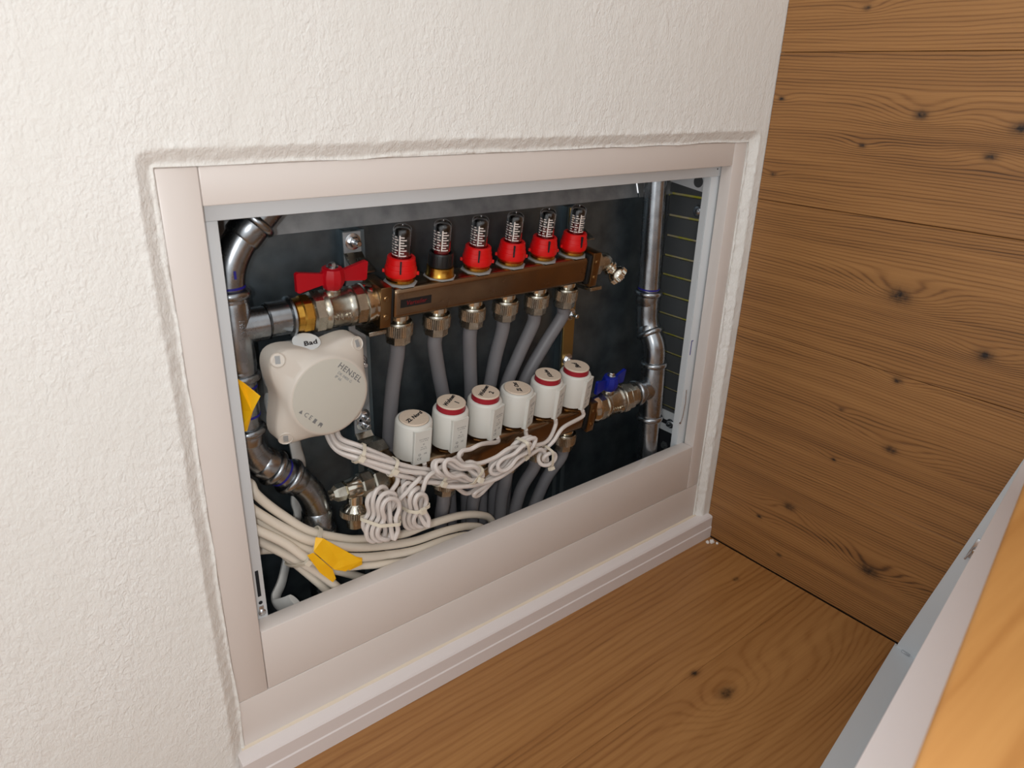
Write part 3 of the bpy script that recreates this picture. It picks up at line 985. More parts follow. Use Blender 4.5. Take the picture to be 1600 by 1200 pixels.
# ---- ball valves
def ball_valve(name, label, xa, xb, y, z, handle, hub, hand, ws=1.0, neck='brass'):
    """Valve body along x from xa to xb; xa is the pipe side."""
    s = 1 if xb > xa else -1
    t = thing(name, label, 'valve', (0, 0, 0))
    L_ = abs(xb - xa)
    T_ = axis_m((xa, y, z), (s, 0, 0))

    def seg(nm, m, prof, n=32):
        return bm_obj(nm, lathe(bmesh.new(), [(r, h * L_) for r, h in prof], n, T_), m, t)
    if neck == 'brass':
        seg('press_socket', 'pipe_steel', [(PR, -0.30), (PR + 0.0018, -0.28), (PR + 0.0018, -0.06), (PR + 0.0048, -0.04), (PR + 0.0052, -0.015), (PR + 0.003, 0.0), (PR, 0.005)])
    seg('brass_neck' if neck == 'brass' else 'nickel_neck', neck, [(PR - 0.001, 0.0), (PR + 0.0016, 0.02), (PR + 0.0022, 0.085), (PR + 0.001, 0.09)])
    seg('brass_hex' if neck == 'brass' else 'nickel_hex', neck, [(0.019, 0.08), (0.0208, 0.10), (0.0208, 0.19), (0.019, 0.205)], 8)
    seg('hex_nut', 'nickel', [(0.0200, 0.20), (0.0232, 0.225), (0.0232, 0.33), (0.0215, 0.345)], 8)
    seg('valve_body', 'nickel', [(0.0205, 0.335), (0.0218, 0.35), (0.0226, 0.40), (0.0214, 0.42), (0.0208, 0.44), (0.0205, 0.62), (0.0212, 0.65), (0.0224, 0.67), (0.0224, 0.71), (0.0195, 0.73)])
    seg('union_hex', 'nickel', [(0.0200, 0.72), (0.0226, 0.74), (0.0226, 0.85), (0.0205, 0.865)], 8)
    seg('union_ring', 'nickel_bright', [(0.0215, 0.855), (0.0236, 0.87), (0.0236, 0.93), (0.0222, 0.96), (0.0222, 1.0)])
    lettering('PN 40', 0.0085, frame_m((xa + s * 0.53 * L_, y - 0.0212, z - 0.004), (1, 0, 0), (0, 0, 1)), 'nickel_bright', t, ext=0.0005)
    # stem and wing handle
    hx = xa + s * hub * L_
    H = Matrix.Translation((hx, y, z)) @ Matrix.Rotation(TILT, 4, 'X')
    bm_obj('stem', lathe(bmesh.new(), [(0.0095, 0.015), (0.0095, 0.0235), (0.007, 0.026)], 20, H), 'nickel', t)
    b = bmesh.new()
    lathe(b, [(0.0080, 0.0235), (0.0100, 0.0255), (0.0128, 0.0320), (0.0132, 0.0400), (0.0110, 0.0470), (0.0085, 0.0480)], 10, H)
    h = bm_obj('handle', b, handle, t, smooth=True, sharp=25)
    Hr = H @ Matrix.Rotation(hand, 4, 'Z')
    b = bmesh.new()
    for sg in (-1, 1):
        pp = [(sg * 0.008, 0.030), (sg * 0.014, 0.0305), (sg * 0.040, 0.0265), (sg * 0.0425, 0.028), (sg * 0.0435, 0.0475), (sg * 0.041, 0.0490), (sg * 0.014, 0.0435), (sg * 0.008, 0.0450)]
        prism(b, [Hr @ Vector((px * ws, -0.0022, pz)) for px, pz in pp], (Hr.to_3x3() @ Vector((0, 0.0044, 0))))
    bm_obj('wing', b, handle, h, smooth=False)
    b = bmesh.new()
    lathe(b, [(0.0066, 0.0475), (0.0066, 0.0488), (0.004, 0.0495)], 20, H)
    lathe(b, [(0.0042, 0.0485), (0.0042, 0.0520), (0.003, 0.0530)], 6, H)
    bm_obj('handle_nut', b, 'zinc', h)
    return t


ball_valve('ball_valve', 'nickel and brass ball valve with red wing handle, upper left', 0.127, 0.2202, 0.066, 0.517, 'red_paint', 0.50, rad(6))
ball_valve('ball_valve', 'nickel ball valve with blue wing handle beside the right riser', 0.6648, 0.5608, 0.0495, 0.299, 'blue_paint', 0.60, rad(9), 0.84, 'nickel')

# ---- vent and drain fittings on the free bar ends
t = thing('drain_valve', 'small nickel drain fitting with knurled cap on the upper bar end', 'valve', (0, 0, 0))
Tm = axis_m((0.5608, UP.y, UP.z), (1, 0, 0))
bm_obj('hex_body', lathe(bmesh.new(), [(0.0150, 0.0), (0.0170, 0.002), (0.0170, 0.016), (0.0150, 0.018)], 6, Tm), 'nickel', t, sharp=20)
bm_obj('elbow', lathe(bmesh.new(), [(0.0130, 0.016), (0.0135, 0.026), (0.0120, 0.034), (0.0070, 0.041), (0.001, 0.043)], 24, Tm), 'nickel', t)
dv = Vector((0.60, -0.45, -0.66)).normalized()
pb = Vector((0.590, UP.y, UP.z))
Tm = axis_m(pb, dv) @ Matrix.Diagonal((0.92, 0.92, 0.8, 1))
bm_obj('outlet', lathe(bmesh.new(), [(0.0100, 0.0), (0.0100, 0.014), (0.0125, 0.0155), (0.0125, 0.019), (0.0090, 0.0205), (0.0090, 0.024)], 24, Tm), 'nickel_bright', t)
b = lathe(bmesh.new(), [(0.0100, 0.024), (0.0140, 0.029), (0.0150, 0.034)], 24, Tm)
gear(b, 0.0158, 0.034, 0.042, Tm, 40, 0.0007)
lathe(b, [(0.0120, 0.042), (0.0105, 0.0435)], 24, Tm)
k = bm_obj('cap', b, 'nickel_bright', t)
b = bmesh.new()
for a in range(6):
    box(b, -0.0012, 0.0012, 0.0060, 0.0085, 0.042, 0.0465, T=Tm @ Matrix.Rotation(a * pi / 3, 4, 'Z'))
lathe(b, [(0.004, 0.042), (0.004, 0.048)], 6, Tm)
bm_obj('square_key', b, 'zinc', k)

t = thing('drain_valve', 'nickel drain fitting with knurled cap left of the lower bar', 'valve', (0, 0, 0))
Tm = axis_m((0.2202, LO.y, LO.z), (-1, 0, 0))
OBS += [(Vector((0.2202 - 0.006 * k, LO.y, LO.z)), 0.0185) for k in range(11)] + [(Vector((0.176, LO.y - 0.004, LO.z - 0.006 * k)), 0.0195) for k in range(3, 8)]
bm_obj('hex_body', lathe(bmesh.new(), [(0.0150, 0.0), (0.0175, 0.003), (0.0175, 0.018), (0.0155, 0.020)], 6, Tm), 'nickel', t, sharp=20)
bm_obj('hex_nut', lathe(bmesh.new(), [(0.0140, 0.020), (0.0156, 0.022), (0.0156, 0.034), (0.0135, 0.036)], 8, Tm), 'nickel', t, sharp=20)
bm_obj('barrel', lathe(bmesh.new(), [(0.0130, 0.036), (0.0138, 0.039), (0.0128, 0.048), (0.0118, 0.054)], 28, Tm), 'nickel_bright', t)
bm_obj('vent_hex', lathe(bmesh.new(), [(0.0095, 0.054), (0.0110, 0.056), (0.0100, 0.066), (0.0070, 0.070)], 6, Tm), 'nickel', t, sharp=20)
b = bmesh.new()
for a in range(6):
    box(b, -0.0014, 0.0014, 0.0035, 0.0062, 0.068, 0.0735, T=Tm @ Matrix.Rotation(a * pi / 3, 4, 'Z'))
lathe(b, [(0.0024, 0.068), (0.0024, 0.0745)], 8, Tm)
bm_obj('square_key', b, 'nickel', t)
Tm = axis_m((0.178, LO.y - 0.002, LO.z - 0.006), (-0.10, -0.05, -1))
bm_obj('outlet', lathe(bmesh.new(), [(0.0095, 0.0), (0.0095, 0.013), (0.0130, 0.017), (0.0150, 0.021)], 28, Tm), 'nickel_bright', t)
b = gear(bmesh.new(), 0.0182, 0.021, 0.0285, Tm, 46, 0.0008)
lathe(b, [(0.0150, 0.0285), (0.0110, 0.031), (0.0100, 0.044), (0.0060, 0.046)], 28, Tm)
bm_obj('cap', b, 'nickel', t)

# ------------------------------------------------------------------ brackets that carry the bars
for xb, lab in ((0.2200, 'zinc plated manifold bracket with bolts behind the red valve'), (0.5655, 'zinc plated manifold bracket with bolts behind the right bar ends')):
    t = thing('manifold_bracket', lab, 'bracket', (0, 0, 0), group='manifold brackets')
    w = 0.011
    b = bmesh.new()
    box(b, xb - w, xb + w, BY - 0.016, BY - 0.013, 0.335, 0.590, 0.0006, 1)
    bm_obj('strap', b, 'galvanised_bright' if xb < 0.4 else 'strap_gold', t, smooth=False)
    for base, zt in ((UP, 0.579), (LO, 0.352)):
        for z in (zt, zt - 0.145 if base is UP else zt + 0.01):
            b = bmesh.new()
            T_ = axis_m((xb, BY - 0.016, z), (0, -1, 0))
            lathe(b, [(0.0095, 0), (0.0095, 0.0016), (0.008, 0.0020)], 22, T_)
            lathe(b, [(0.0062, 0.0018), (0.0066, 0.0026), (0.0066, 0.0062), (0.0055, 0.0070)], 6, T_)
            lathe(b, [(0.0034, 0.006), (0.0034, 0.016), (0.0026, 0.0168)], 14, T_)
            bm_obj('bolt', b, 'zinc', t)
        # arm stepping forward to the clamp
        pa = [(BY - 0.0155, zt - 0.012), (BY - 0.022, zt - 0.018), (base.y + 0.022, base.z + 0.040), (base.y + 0.007, base.z + 0.0335)]
        b = bmesh.new()
        for (y0_, z0_), (y1_, z1_) in zip(pa[:-1], pa[1:]):
            dn = Vector((0, -(z1_ - z0_), y1_ - y0_)).normalized() * 0.0022
            prism(b, [(xb - w, y0_, z0_), (xb - w, y1_, z1_), (xb - w, y1_ + dn.y, z1_ + dn.z), (xb - w, y0_ + dn.y, z0_ + dn.z)], (2 * w, 0, 0))
        bm_obj('arm', b, 'nickel', t, smooth=False)
    b = bx(xb - w, xb + w, UP.y - 0.014, UP.y + 0.02, UP.z - 0.0355, UP.z - 0.0305, bev=0.0006)
    bm_obj('clamp', b, 'nickel', t)

# ------------------------------------------------------------------ junction box
jb = thing('junction_box', 'light grey junction box with round lid below the red valve', 'junction box', (0.1370, 0.077, 0.4435))
jb.scale = (0.96, 0.96, 0.96)
HB = 0.0555


def box_outline(h, conc, rc, n=96):
    """Square outline with soft corners, the lower right one fully round; the other sides curve inwards by conc."""
    out = []
    for k in range(n):
        a = 2 * pi * k / n
        c, s = cos(a), sin(a)
        br = c >= 0 and s <= 0
        e = 2.25 if br else 5.5
        r = h / ((abs(c) ** e + abs(s) ** e) ** (1 / e))
        da = abs((a - (-pi / 4) + pi) % (2 * pi) - pi)
        w = min(max((da - rad(35)) / rad(60), 0), 1)
        w = w * w * (3 - 2 * w)
        r -= conc * cos(2 * a) ** 2 * w
        out.append((r * c, r * s))
    return out


def loft(levels, cap0=True, cap1=True):
    b = bmesh.new()
    rings = [[b.verts.new((px, y, pz)) for px, pz in o] for o, y in levels]
    n = len(rings[0])
    for j in range(len(rings) - 1):
        for k in range(n):
            b.faces.new((rings[j][k], rings[j][(k + 1) % n], rings[j + 1][(k + 1) % n], rings[j + 1][k]))
    if cap0:
        b.faces.new(rings[0])
    if cap1:
        b.faces.new(list(reversed(rings[-1])))
    return b


DX = 0.0045


def circ(r, n=96):
    return [(DX + r * cos(2 * pi * k / n), -DX + r * sin(2 * pi * k / n)) for k in range(n)]


def mixo(a, b, t):
    return [(p[0] * (1 - t) + q[0] * t, p[1] * (1 - t) + q[1] * t) for p, q in zip(a, b)]


sq0 = box_outline(0.0535, 0.0, 0)
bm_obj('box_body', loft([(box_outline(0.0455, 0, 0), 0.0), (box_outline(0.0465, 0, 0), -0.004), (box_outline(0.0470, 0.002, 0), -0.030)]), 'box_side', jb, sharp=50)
sq1 = box_outline(0.0575, 0.0075, 0)
sq2 = box_outline(0.0570, 0.0085, 0)
sq3 = box_outline(0.0550, 0.0080, 0)
cc = circ(0.0480)
lid = bm_obj('lid', loft([(sq1, -0.026), (sq2, -0.046), (mixo(sq2, sq3, 0.35), -0.0495), (sq3, -0.0520), (mixo(sq3, cc, 0.5), -0.0560), (circ(0.0475), -0.0595), (circ(0.0460), -0.0618), (circ(0.0440), -0.0628), (circ(0.0432), -0.0630)]), 'box_grey', jb, sharp=40)
b = bmesh.new()
lathe(b, [(0.0428, 0.0622), (0.0428, 0.0634), (0.0420, 0.0636)], 64, axis_m((DX, 0, -DX), (0, -1, 0)))
dsc = bm_obj('lid_disc', b, 'box_disc', jb)
ta = rad(-45)
ex = Vector((cos(ta), 0, sin(ta))); ez = Vector((-sin(ta), 0, cos(ta)))
c0 = Vector((DX, -0.06375, -DX))
lettering('HENSEL', 0.0092, frame_m(c0 + ex * 0.002 + ez * 0.0335, ex, ez), 'print_grey', dsc, bold=0.0001, space=1.15)
lettering('DK 0400 G', 0.0046, frame_m(c0 + ex * 0.000 + ez * 0.0262, ex, ez), 'box_side', dsc, bold=0.00002)
lettering('IP 66', 0.0046, frame_m(c0 - ex * 0.006 + ez * 0.0212, ex, ez), 'box_side', dsc, bold=0.00002)
b = bmesh.new()
prism(b, [c0 + ex * (-0.020) + ez * (-0.0330), c0 + ex * (-0.0155) + ez * (-0.0330), c0 + ex * (-0.01775) + ez * (-0.0288)], (0, -0.0001, 0))
bm_obj('warning_mark', b, 'print_grey', dsc, smooth=False)
lettering('C E', 0.0072, frame_m(c0 + ex * (-0.0075) + ez * (-0.0310), ex, ez), 'print_grey', dsc)
b = bmesh.new()
for q, (px, pz, wx, wz) in enumerate([(0.003, -0.0310, 0.0018, 0.0022), (0.003, -0.0335, 0.0024, 0.0004), (0.010, -0.0318, 0.0006, 0.0024), (0.0118, -0.0308, 0.0012, 0.0018), (0.0135, -0.0318, 0.0005, 0.0022)]):
    prism(b, [c0 + ex * (px + sx * wx) + ez * (pz + sz * wz) for sx, sz in ((-1, -1), (1, -1), (1, 1), (-1, 1))], (0, -0.0001, 0))
bm_obj('recycling_mark', b, 'print_grey', dsc, smooth=False)
# corner locks
for (sx, sz) in ((-1, 1), (1, 1), (-1, -1), (1, -1)):
    nrm = Vector((sx * 0.30, -1, sz * 0.30)).normalized()
    T_ = axis_m((sx * (0.0455 if (sx, sz) != (1, -1) else 0.039), -0.0520, sz * (0.0455 if (sx, sz) != (1, -1) else 0.039)), nrm)
    b = lathe(bmesh.new(), [(0.0082, -0.003), (0.0082, 0.0012), (0.0076, 0.0018), (0.0068, 0.0011), (0.004, 0.0011)], 26, T_)
    lk = bm_obj('corner_lock', b, 'box_grey', lid)
    b = box(bmesh.new(), -0.0026, 0.0026, -0.0042, 0.0042, 0.0005, 0.0016, T=T_)
    bm_obj('lock_slot', b, 'box_side', lk, smooth=False)
# cable entries
for (p, d, hh) in (((-0.012, -0.018, 0.0455), (0, 0, 1), 0.25), ((-0.0460, -0.016, 0.018), (-1, 0, 0), 0.2), ((-0.0460, -0.016, -0.022), (-1, 0, 0), 0.2), ((0.022, -0.018, -0.0455), (0, 0, -1), 1.0)):
    b = lathe(bmesh.new(), [(0.0165, 0), (0.0165, 0.002 * hh), (0.014, 0.0045 * hh), (0.008, 0.007 * hh), (0.007, 0.012 * hh)], 26, axis_m(p, d))
    bm_obj('cable_entry', b, 'nipple', jb)
bm_obj('standoff', bx(0.012, 0.030, 0.0, 0.0385, -0.005, 0.035), 'galvanised_rail', jb, smooth=False)
nt_ = Vector((0, -0.35, 1)).normalized()
b = lathe(bmesh.new(), [(0.015, 0), (0.015, 0.0008)], 26, axis_m((-0.006, -0.036, 0.0530), nt_))
wl = bm_obj('written_tag', b, 'nipple', jb)
lettering('Bad', 0.0105, frame_m(Vector((-0.004, -0.040, 0.0530 - 0.0014)) + nt_ * 0.0011, (1, 0, 0), (0, 1, 0.35)), 'ink', wl, shear=0.3, bold=0.0002)
lettering('or', 0.008, frame_m((-0.0487, -0.023, 0.018), (0, -1, 0), (0, 0, 1)), 'ink', jb, bold=0.0002)


# ------------------------------------------------------------------ cables
def hank(c, u, v, L, w, turns, depth, n=12):
    """Racetrack coils round centre c: long axis u, short axis v, pinched at the middle."""
    c, u, v = Vector(c), Vector(u).normalized(), Vector(v).normalized()
    d = u.cross(v)
    out = []
    for k in range(turns):
        f = 0.72 + 0.28 * ((k * 37) % 10) / 9
        for j in range(n):
            a = 2 * pi * j / n + pi / 2
            lu, lv = L * f * sin(a), w * cos(a) * 1.15 * (0.32 + 0.68 * abs(sin(a)))
            out.append(c + u * lu + v * (lv + w * 0.13 * (k - turns / 2)) + d * (depth * (k / max(turns - 1, 1) - 0.5) + 0.002 * sin(a * 2)))
    return out


def relax(paths, radii, fixed, own, iters=130):
    """Push cables apart until none runs through another, a pipe, the frame or itself."""
    from mathutils.kdtree import KDTree
    P = [[Vector(p) for p in q] for q in paths]
    P0 = [[Vector(p) for p in q] for q in paths]
    rmax = max(radii)
    okd = KDTree(len(OBS))
    for i, (p, r) in enumerate(OBS):
        okd.insert(p, i)
    okd.balance()
    orm = max(r for p, r in OBS)
    for it in range(iters):
        idx = [(a, i) for a in range(len(P)) for i in range(len(P[a]))]
        kd = KDTree(len(idx))
        for k, (a, i) in enumerate(idx):
            kd.insert(P[a][i], k)
        kd.balance()
        mv = [[Vector((0, 0, 0)) for _ in q] for q in P]
        for k, (a, i) in enumerate(idx):
            p = P[a][i]
            for (q, m, d) in kd.find_range(p, radii[a] + rmax + 0.0010):
                b2, j = idx[m]
                need = radii[a] + radii[b2] + 0.0010
                if d >= need or m == k or (a == b2 and abs(i - j) < own[a]):
                    continue
                u = (p - q) if d > 1e-6 else Vector((random.uniform(-1, 1), random.uniform(-1, 1), random.uniform(-1, 1)))
                mv[a][i] += u.normalized() * (need - d) * 0.30
            if fixed[a][0] + 3 <= i < len(P[a]) - fixed[a][1] - 3:
                for (q, m, d) in okd.find_range(p, orm + radii[a]):
                    need = OBS[m][1] + radii[a]
                    if d < need:
                        u = (p - q).normalized()
                        mv[a][i] += u * (need - d) * 0.4
        for a in range(len(P)):
            n = len(P[a])
            D = [P[a][i] + mv[a][i] - P0[a][i] for i in range(n)]
            D = [D[max(i - 1, 0)] * 0.22 + D[i] * 0.56 + D[min(i + 1, n - 1)] * 0.22 for i in range(n)]
            for i in range(n):
                if i < fixed[a][0] or i >= n - fixed[a][1]:
                    continue
                p = P0[a][i] + D[i]
                r = radii[a] + 0.0006
                if p.z < ZB + r + 0.004:
                    p.y = max(p.y, 0.0240 + r)
                if p.x < 0.058:
                    p.y = max(p.y, 0.0245 + r)
                P[a][i] = p
    return P


def resample(pts, step):
    out = [pts[0]]
    acc = 0.0
    for a, b in zip(pts[:-1], pts[1:]):
        d = (b - a).length
        while acc + d >= step and d > 1e-9:
            t = (step - acc) / d
            a = a.lerp(b, t)
            out.append(a)
            d = (b - a).length
            acc = 0.0
        acc += d
    if (out[-1] - pts[-1]).length > step * 0.4:
        out.append(pts[-1])
    else:
        out[-1] = pts[-1]
    return out


def band_round(p, d, paths, r, reach, head, width=0.0042, clear=0.0010, thick_=0.0009):
    """Open strap round every cable passing within reach of p, square to d, with its lock block."""
    d = Vector(d).normalized()
    T_ = axis_m(p, d)
    Ti = T_.inverted()
    cs = []
    for q in paths:
        for w in q:
            l = Ti @ w
            if abs(l.z) < width * 0.9 and l.xy.length < reach:
                cs.append(l.xy)
    pts = sorted((round(c.x + (r + clear) * cos(t), 6), round(c.y + (r + clear) * sin(t), 6)) for c in cs for t in [k * pi / 8 for k in range(16)])

    def half(seq):
        h = []
        for q in seq:
            while len(h) > 1 and (h[-1][0] - h[-2][0]) * (q[1] - h[-2][1]) - (h[-1][1] - h[-2][1]) * (q[0] - h[-2][0]) <= 0:
                h.pop()
            h.append(q)
        return h[:-1]
    hull = [Vector(q) for q in half(pts) + half(pts[::-1])]
    c0_ = sum(hull, Vector((0, 0))) / len(hull)
    b = bmesh.new()
    n = len(hull)
    ring = []
    for q in hull:
        o = q + (q - c0_).normalized() * thick_
        ring.append([b.verts.new(T_ @ Vector((v.x, v.y, z))) for v, z in ((q, -width / 2), (o, -width / 2), (o, width / 2), (q, width / 2))])
    for i in range(n):
        for k in range(4):
            b.faces.new((ring[i][k], ring[(i + 1) % n][k], ring[(i + 1) % n][(k + 1) % 4], ring[i][(k + 1) % 4]))
    hl = Ti.to_3x3() @ Vector(head)
    hl = hl.xy.normalized()
    far = max(hull, key=lambda q: (q - c0_).dot(hl))
    hp = c0_ + hl * ((far - c0_).dot(hl) + thick_ * 0.5)
    sd = Vector((-hl.y, hl.x))
    return b, [T_ @ Vector((*(hp + sd * a * 0.0034), c * 0.0034)) for a, c in ((-1, -1), (1, -1), (1, 1), (-1, 1))], T_.to_3x3() @ Vector((hl.x, hl.y, 0)) * 0.0045


def put_tie(t, p, d, paths, r, reach, head, **k):
    b, hp, hd = band_round(p, d, paths, r, reach, head, **k)
    bd = bm_obj('strap', b, 'tie', t, sharp=30)
    bm_obj('lock_block', prism(bmesh.new(), hp, hd), 'tie', bd, smooth=False)


Hy = 0.012     # the bundle hangs in front of the actuators
harness = [Vector((0.158, 0.0597, 0.3862)), at(527, 692, 0.040), at(560, 708, 0.022), at(612, 729, 0.013), at(652, 743, 0.010), at(684, 748, 0.010)]
LAB = ['slim white actuator cable of Zi. Nord with its hanging coil at left', 'slim white actuator cable of Wohnen 1 with its hanging narrow coil',
       'slim white actuator cable of Wohnen 2 with its sideways coil below it', 'slim white actuator cable of Zi. Ost with its slanting tied coil',
       'slim white actuator cable of Küche looping below the bundle', 'slim white actuator cable of Bad with a small tied knot']


def H(k, i):
    """Lane of cable i at harness station k."""
    p = harness[k]
    a = 2 * pi * i / 6 + k * 0.5
    r = 0.0052 if i else 0.001
    if k == 0:
        return p + Vector((0.0064 * cos(a), 0.0064 * sin(a), 0)) if i else p.copy()
    return p + Vector((0.25 * r * cos(a), r * sin(a) * 0.8, r * cos(a)))


CR = 0.0029


CABS = []


def act_cable(i, pts, ties):
    CABS.append((i, resample(smooth_path(pts, 6), 0.0027), ties))


def ex(i, k=0.012):
    p, d = A_EXIT[i]
    return [p, p + d.normalized() * k]


def pix(*l):
    return [at(u, v, y) for u, v, y in l]


def img(u0, v0, u1, v1, y):
    return (at(u1, v1, y) - at(u0, v0, y))


# Zi. Nord: drops straight into the left hanging coil
c = at(597, 806, 0.004)
act_cable(0, ex(0, 0.006) + pix((655, 748, 0.004), (640, 765, 0.002), (622, 780, 0.002)) + hank(c, img(604, 757, 590, 858, 0.004), img(575, 806, 622, 806, 0.004), 0.037, 0.018, 4, 0.012) +
          pix((610, 780, 0.004), (624, 750, 0.008)) + [H(3, 0), H(2, 0), H(1, 0), H(0, 0)],
          [(at(600, 812, 0.004), img(604, 757, 590, 858, 0.004), 0.0105, img(600, 812, 628, 815, 0.0))])
# Wohnen 1: the narrow coil in the middle
c = at(647, 792, 0.003)
act_cable(1, ex(1, 0.006) + pix((700, 722, 0.004), (680, 735, 0.002), (660, 752, 0.001)) + hank(c, img(644, 748, 650, 838, 0.003), img(620, 790, 670, 790, 0.003), 0.034, 0.014, 4, 0.011) +
          pix((634, 762, 0.005), (640, 745, 0.009)) + [H(3, 1), H(2, 1), H(1, 1), H(0, 1)],
          [(at(646, 790, 0.003), img(644, 748, 650, 838, 0.003), 0.0095, Vector((0.1, -1, 0)))])
# Wohnen 2: the flat coil lying sideways
c = at(714, 738, 0.002)
act_cable(2, ex(2, 0.006) + pix((752, 694, 0.004), (735, 702, 0.002), (722, 705, 0.001), (717, 715, 0.0), (728, 728, 0.0)) + hank(c, img(672, 728, 765, 748, 0.002), img(714, 722, 714, 758, 0.002), 0.042, 0.015, 4, 0.010) +
          [at(700, 748, 0.006), H(5, 2), H(4, 2), H(3, 2), H(2, 2), H(1, 2), H(0, 2)],
          [(at(738, 736, 0.002), img(672, 728, 765, 748, 0.002), 0.0125, Vector((0, -1, 0.1)))])
# Zi. Ost: the slanting coil
c = at(800, 712, 0.004)
act_cable(3, ex(3, 0.006) + hank(c, img(770, 735, 830, 687, 0.004), img(790, 700, 806, 724, 0.004), 0.040, 0.012, 4, 0.010) +
          pix((785, 735, 0.005), (750, 752, 0.006), (710, 752, 0.007)) + [H(5, 3), H(4, 3), H(3, 3), H(2, 3), H(1, 3), H(0, 3)],
          [(at(818, 702, 0.003), img(770, 735, 830, 687, 0.004), 0.0105, img(815, 700, 826, 712, -0.01))])
# Kueche: passes over the bar and makes the open loop under the bundle
act_cable(4, ex(4, 0.010) + pix((858, 688, 0.012), (838, 697, 0.008), (800, 700, 0.000), (775, 715, 0.000), (748, 727, 0.000), (735, 726, 0.001), (720, 735, 0.007), (700, 748, 0.009), (712, 755, 0.012),
          (730, 771, 0.014), (752, 758, 0.014), (772, 738, 0.014), (776, 744, 0.012), (752, 770, 0.012), (742, 774, 0.010), (742, 768, 0.008), (768, 748, 0.008), (750, 756, 0.010), (720, 756, 0.010)) +
          [H(5, 4), H(4, 4), H(3, 4), H(2, 4), H(1, 4), H(0, 4)], [])
# Bad: a small knot, then along the bundle
kc = at(853, 713, 0.008)
ku, kv = Vector((1, 0.1, 0)), Vector((0, 0.2, 1))
knot = [kc + ku * (0.011 * cos(a)) + kv * (0.0075 * sin(a)) + Vector((0, -0.004 + 0.004 * sin(a * 0.7), 0)) for a in [j * pi / 4 for j in range(2, 15)]]
act_cable(5, ex(5, 0.010) + pix((880, 668, 0.010), (866, 688, 0.008)) + knot + pix((845, 702, 0.008), (825, 712, 0.006), (795, 733, 0.002), (765, 749, 0.000), (735, 752, 0.000), (710, 752, 0.002)) +
          [H(5, 5), H(4, 5), H(3, 5), H(2, 5), H(1, 5), H(0, 5)],
          [(kc + Vector((0.001, -0.003, -0.008)), Vector((1, 0.1, 0)), 0.0065, Vector((0, -0.5, -1)))])
# thick installation cables low on the left
TR = 0.0053
thick = [
    ('topmost thick cream cable, swinging right in the highest arc', [(386, 752, .060), (396, 774, .052), (439, 806, .046), (490, 834, .040), (561, 842, .042), (625, 836, .044), (668, 820, .048), (717, 805, .054), (750, 803, .060), (768, 814, .064), (768, 842, .066), (750, 880, .066)]),
    ('thick cream cable running second from the top of the bundle', [(386, 770, .056), (398, 792, .046), (448, 828, .038), (492, 848, .032), (560, 856, .032), (640, 849, .036), (700, 829, .042), (735, 822, .050), (757, 830, .054), (754, 870, .058)]),
    ('thick cream cable running third from the top of the bundle', [(386, 798, .058), (399, 814, .050), (440, 838, .040), (488, 862, .030), (560, 871, .024), (640, 864, .026), (695, 846, .034), (730, 837, .042), (746, 846, .046), (742, 880, .050)]),
    ('thick cream cable forming the lowest arc above the white sill', [(386, 812, .052), (400, 824, .040), (446, 846, .032), (490, 872, .026), (560, 887, .023), (636, 880, .023), (684, 860, .028), (712, 854, .034), (716, 880, .040)]),
    ('thick cream cable diving under the yellow tape towards the sill', [(386, 834, .062), (401, 842, .054), (440, 862, .044), (486, 888, .032), (522, 914, .028), (552, 942, .030)]),
    ('thick cream cable at the lower edge of the bundle beside the tape', [(386, 812, .070), (402, 828, .062), (438, 860, .054), (474, 890, .044), (506, 918, .040), (534, 948, .038)]),
    ('thick cream cable entering level from the left behind the bundle', [(384, 862, .074), (402, 860, .068), (440, 858, .062), (480, 866, .056), (520, 884, .050), (580, 906, .046), (620, 905, .046)]),
    ('short thick cream cable stub at far left behind the other cables', [(384, 830, .086), (404, 842, .082), (420, 848, .080)]),
]
TH = []
for lab, pl in thick:
    pp = pix(*pl)
    TH.append(resample(smooth_path([Vector((0.0285, pp[0].y, pp[0].z + 0.012))] + pp, 6), 0.0045))
OBS += [(local(LO, X0M - 0.001 + SP * i, 0.026 + 0.006 * k), 0.0268) for i in range(6) for k in range(1, 9)]
OBS += [(Vector((0.225 + 0.006 * k, LO.y, LO.z)), 0.0235) for k in range(58)]
OBS += [(local(LO, X0M + SP * i, -0.036 - 0.005 * k), 0.0185) for i in range(6) for k in range(5)]
NC = len(CABS)
REL = relax([c[1] for c in CABS] + TH, [CR] * NC + [TR] * len(TH), [(2, 2)] * NC + [(1, 0)] * len(TH), [6] * NC + [6] * len(TH))
for (i, _, ties), q in zip(CABS, REL[:NC]):
    t = thing('actuator_cable', LAB[i], 'cable', (0, 0, 0), group='actuator cables')
    bm_obj('cord', tube(bmesh.new(), q, CR, 8), 'cable_white', t)
    for (p, d, r, hd) in ties:
        put_tie(t, p, d, [q], CR, 0.026, hd)
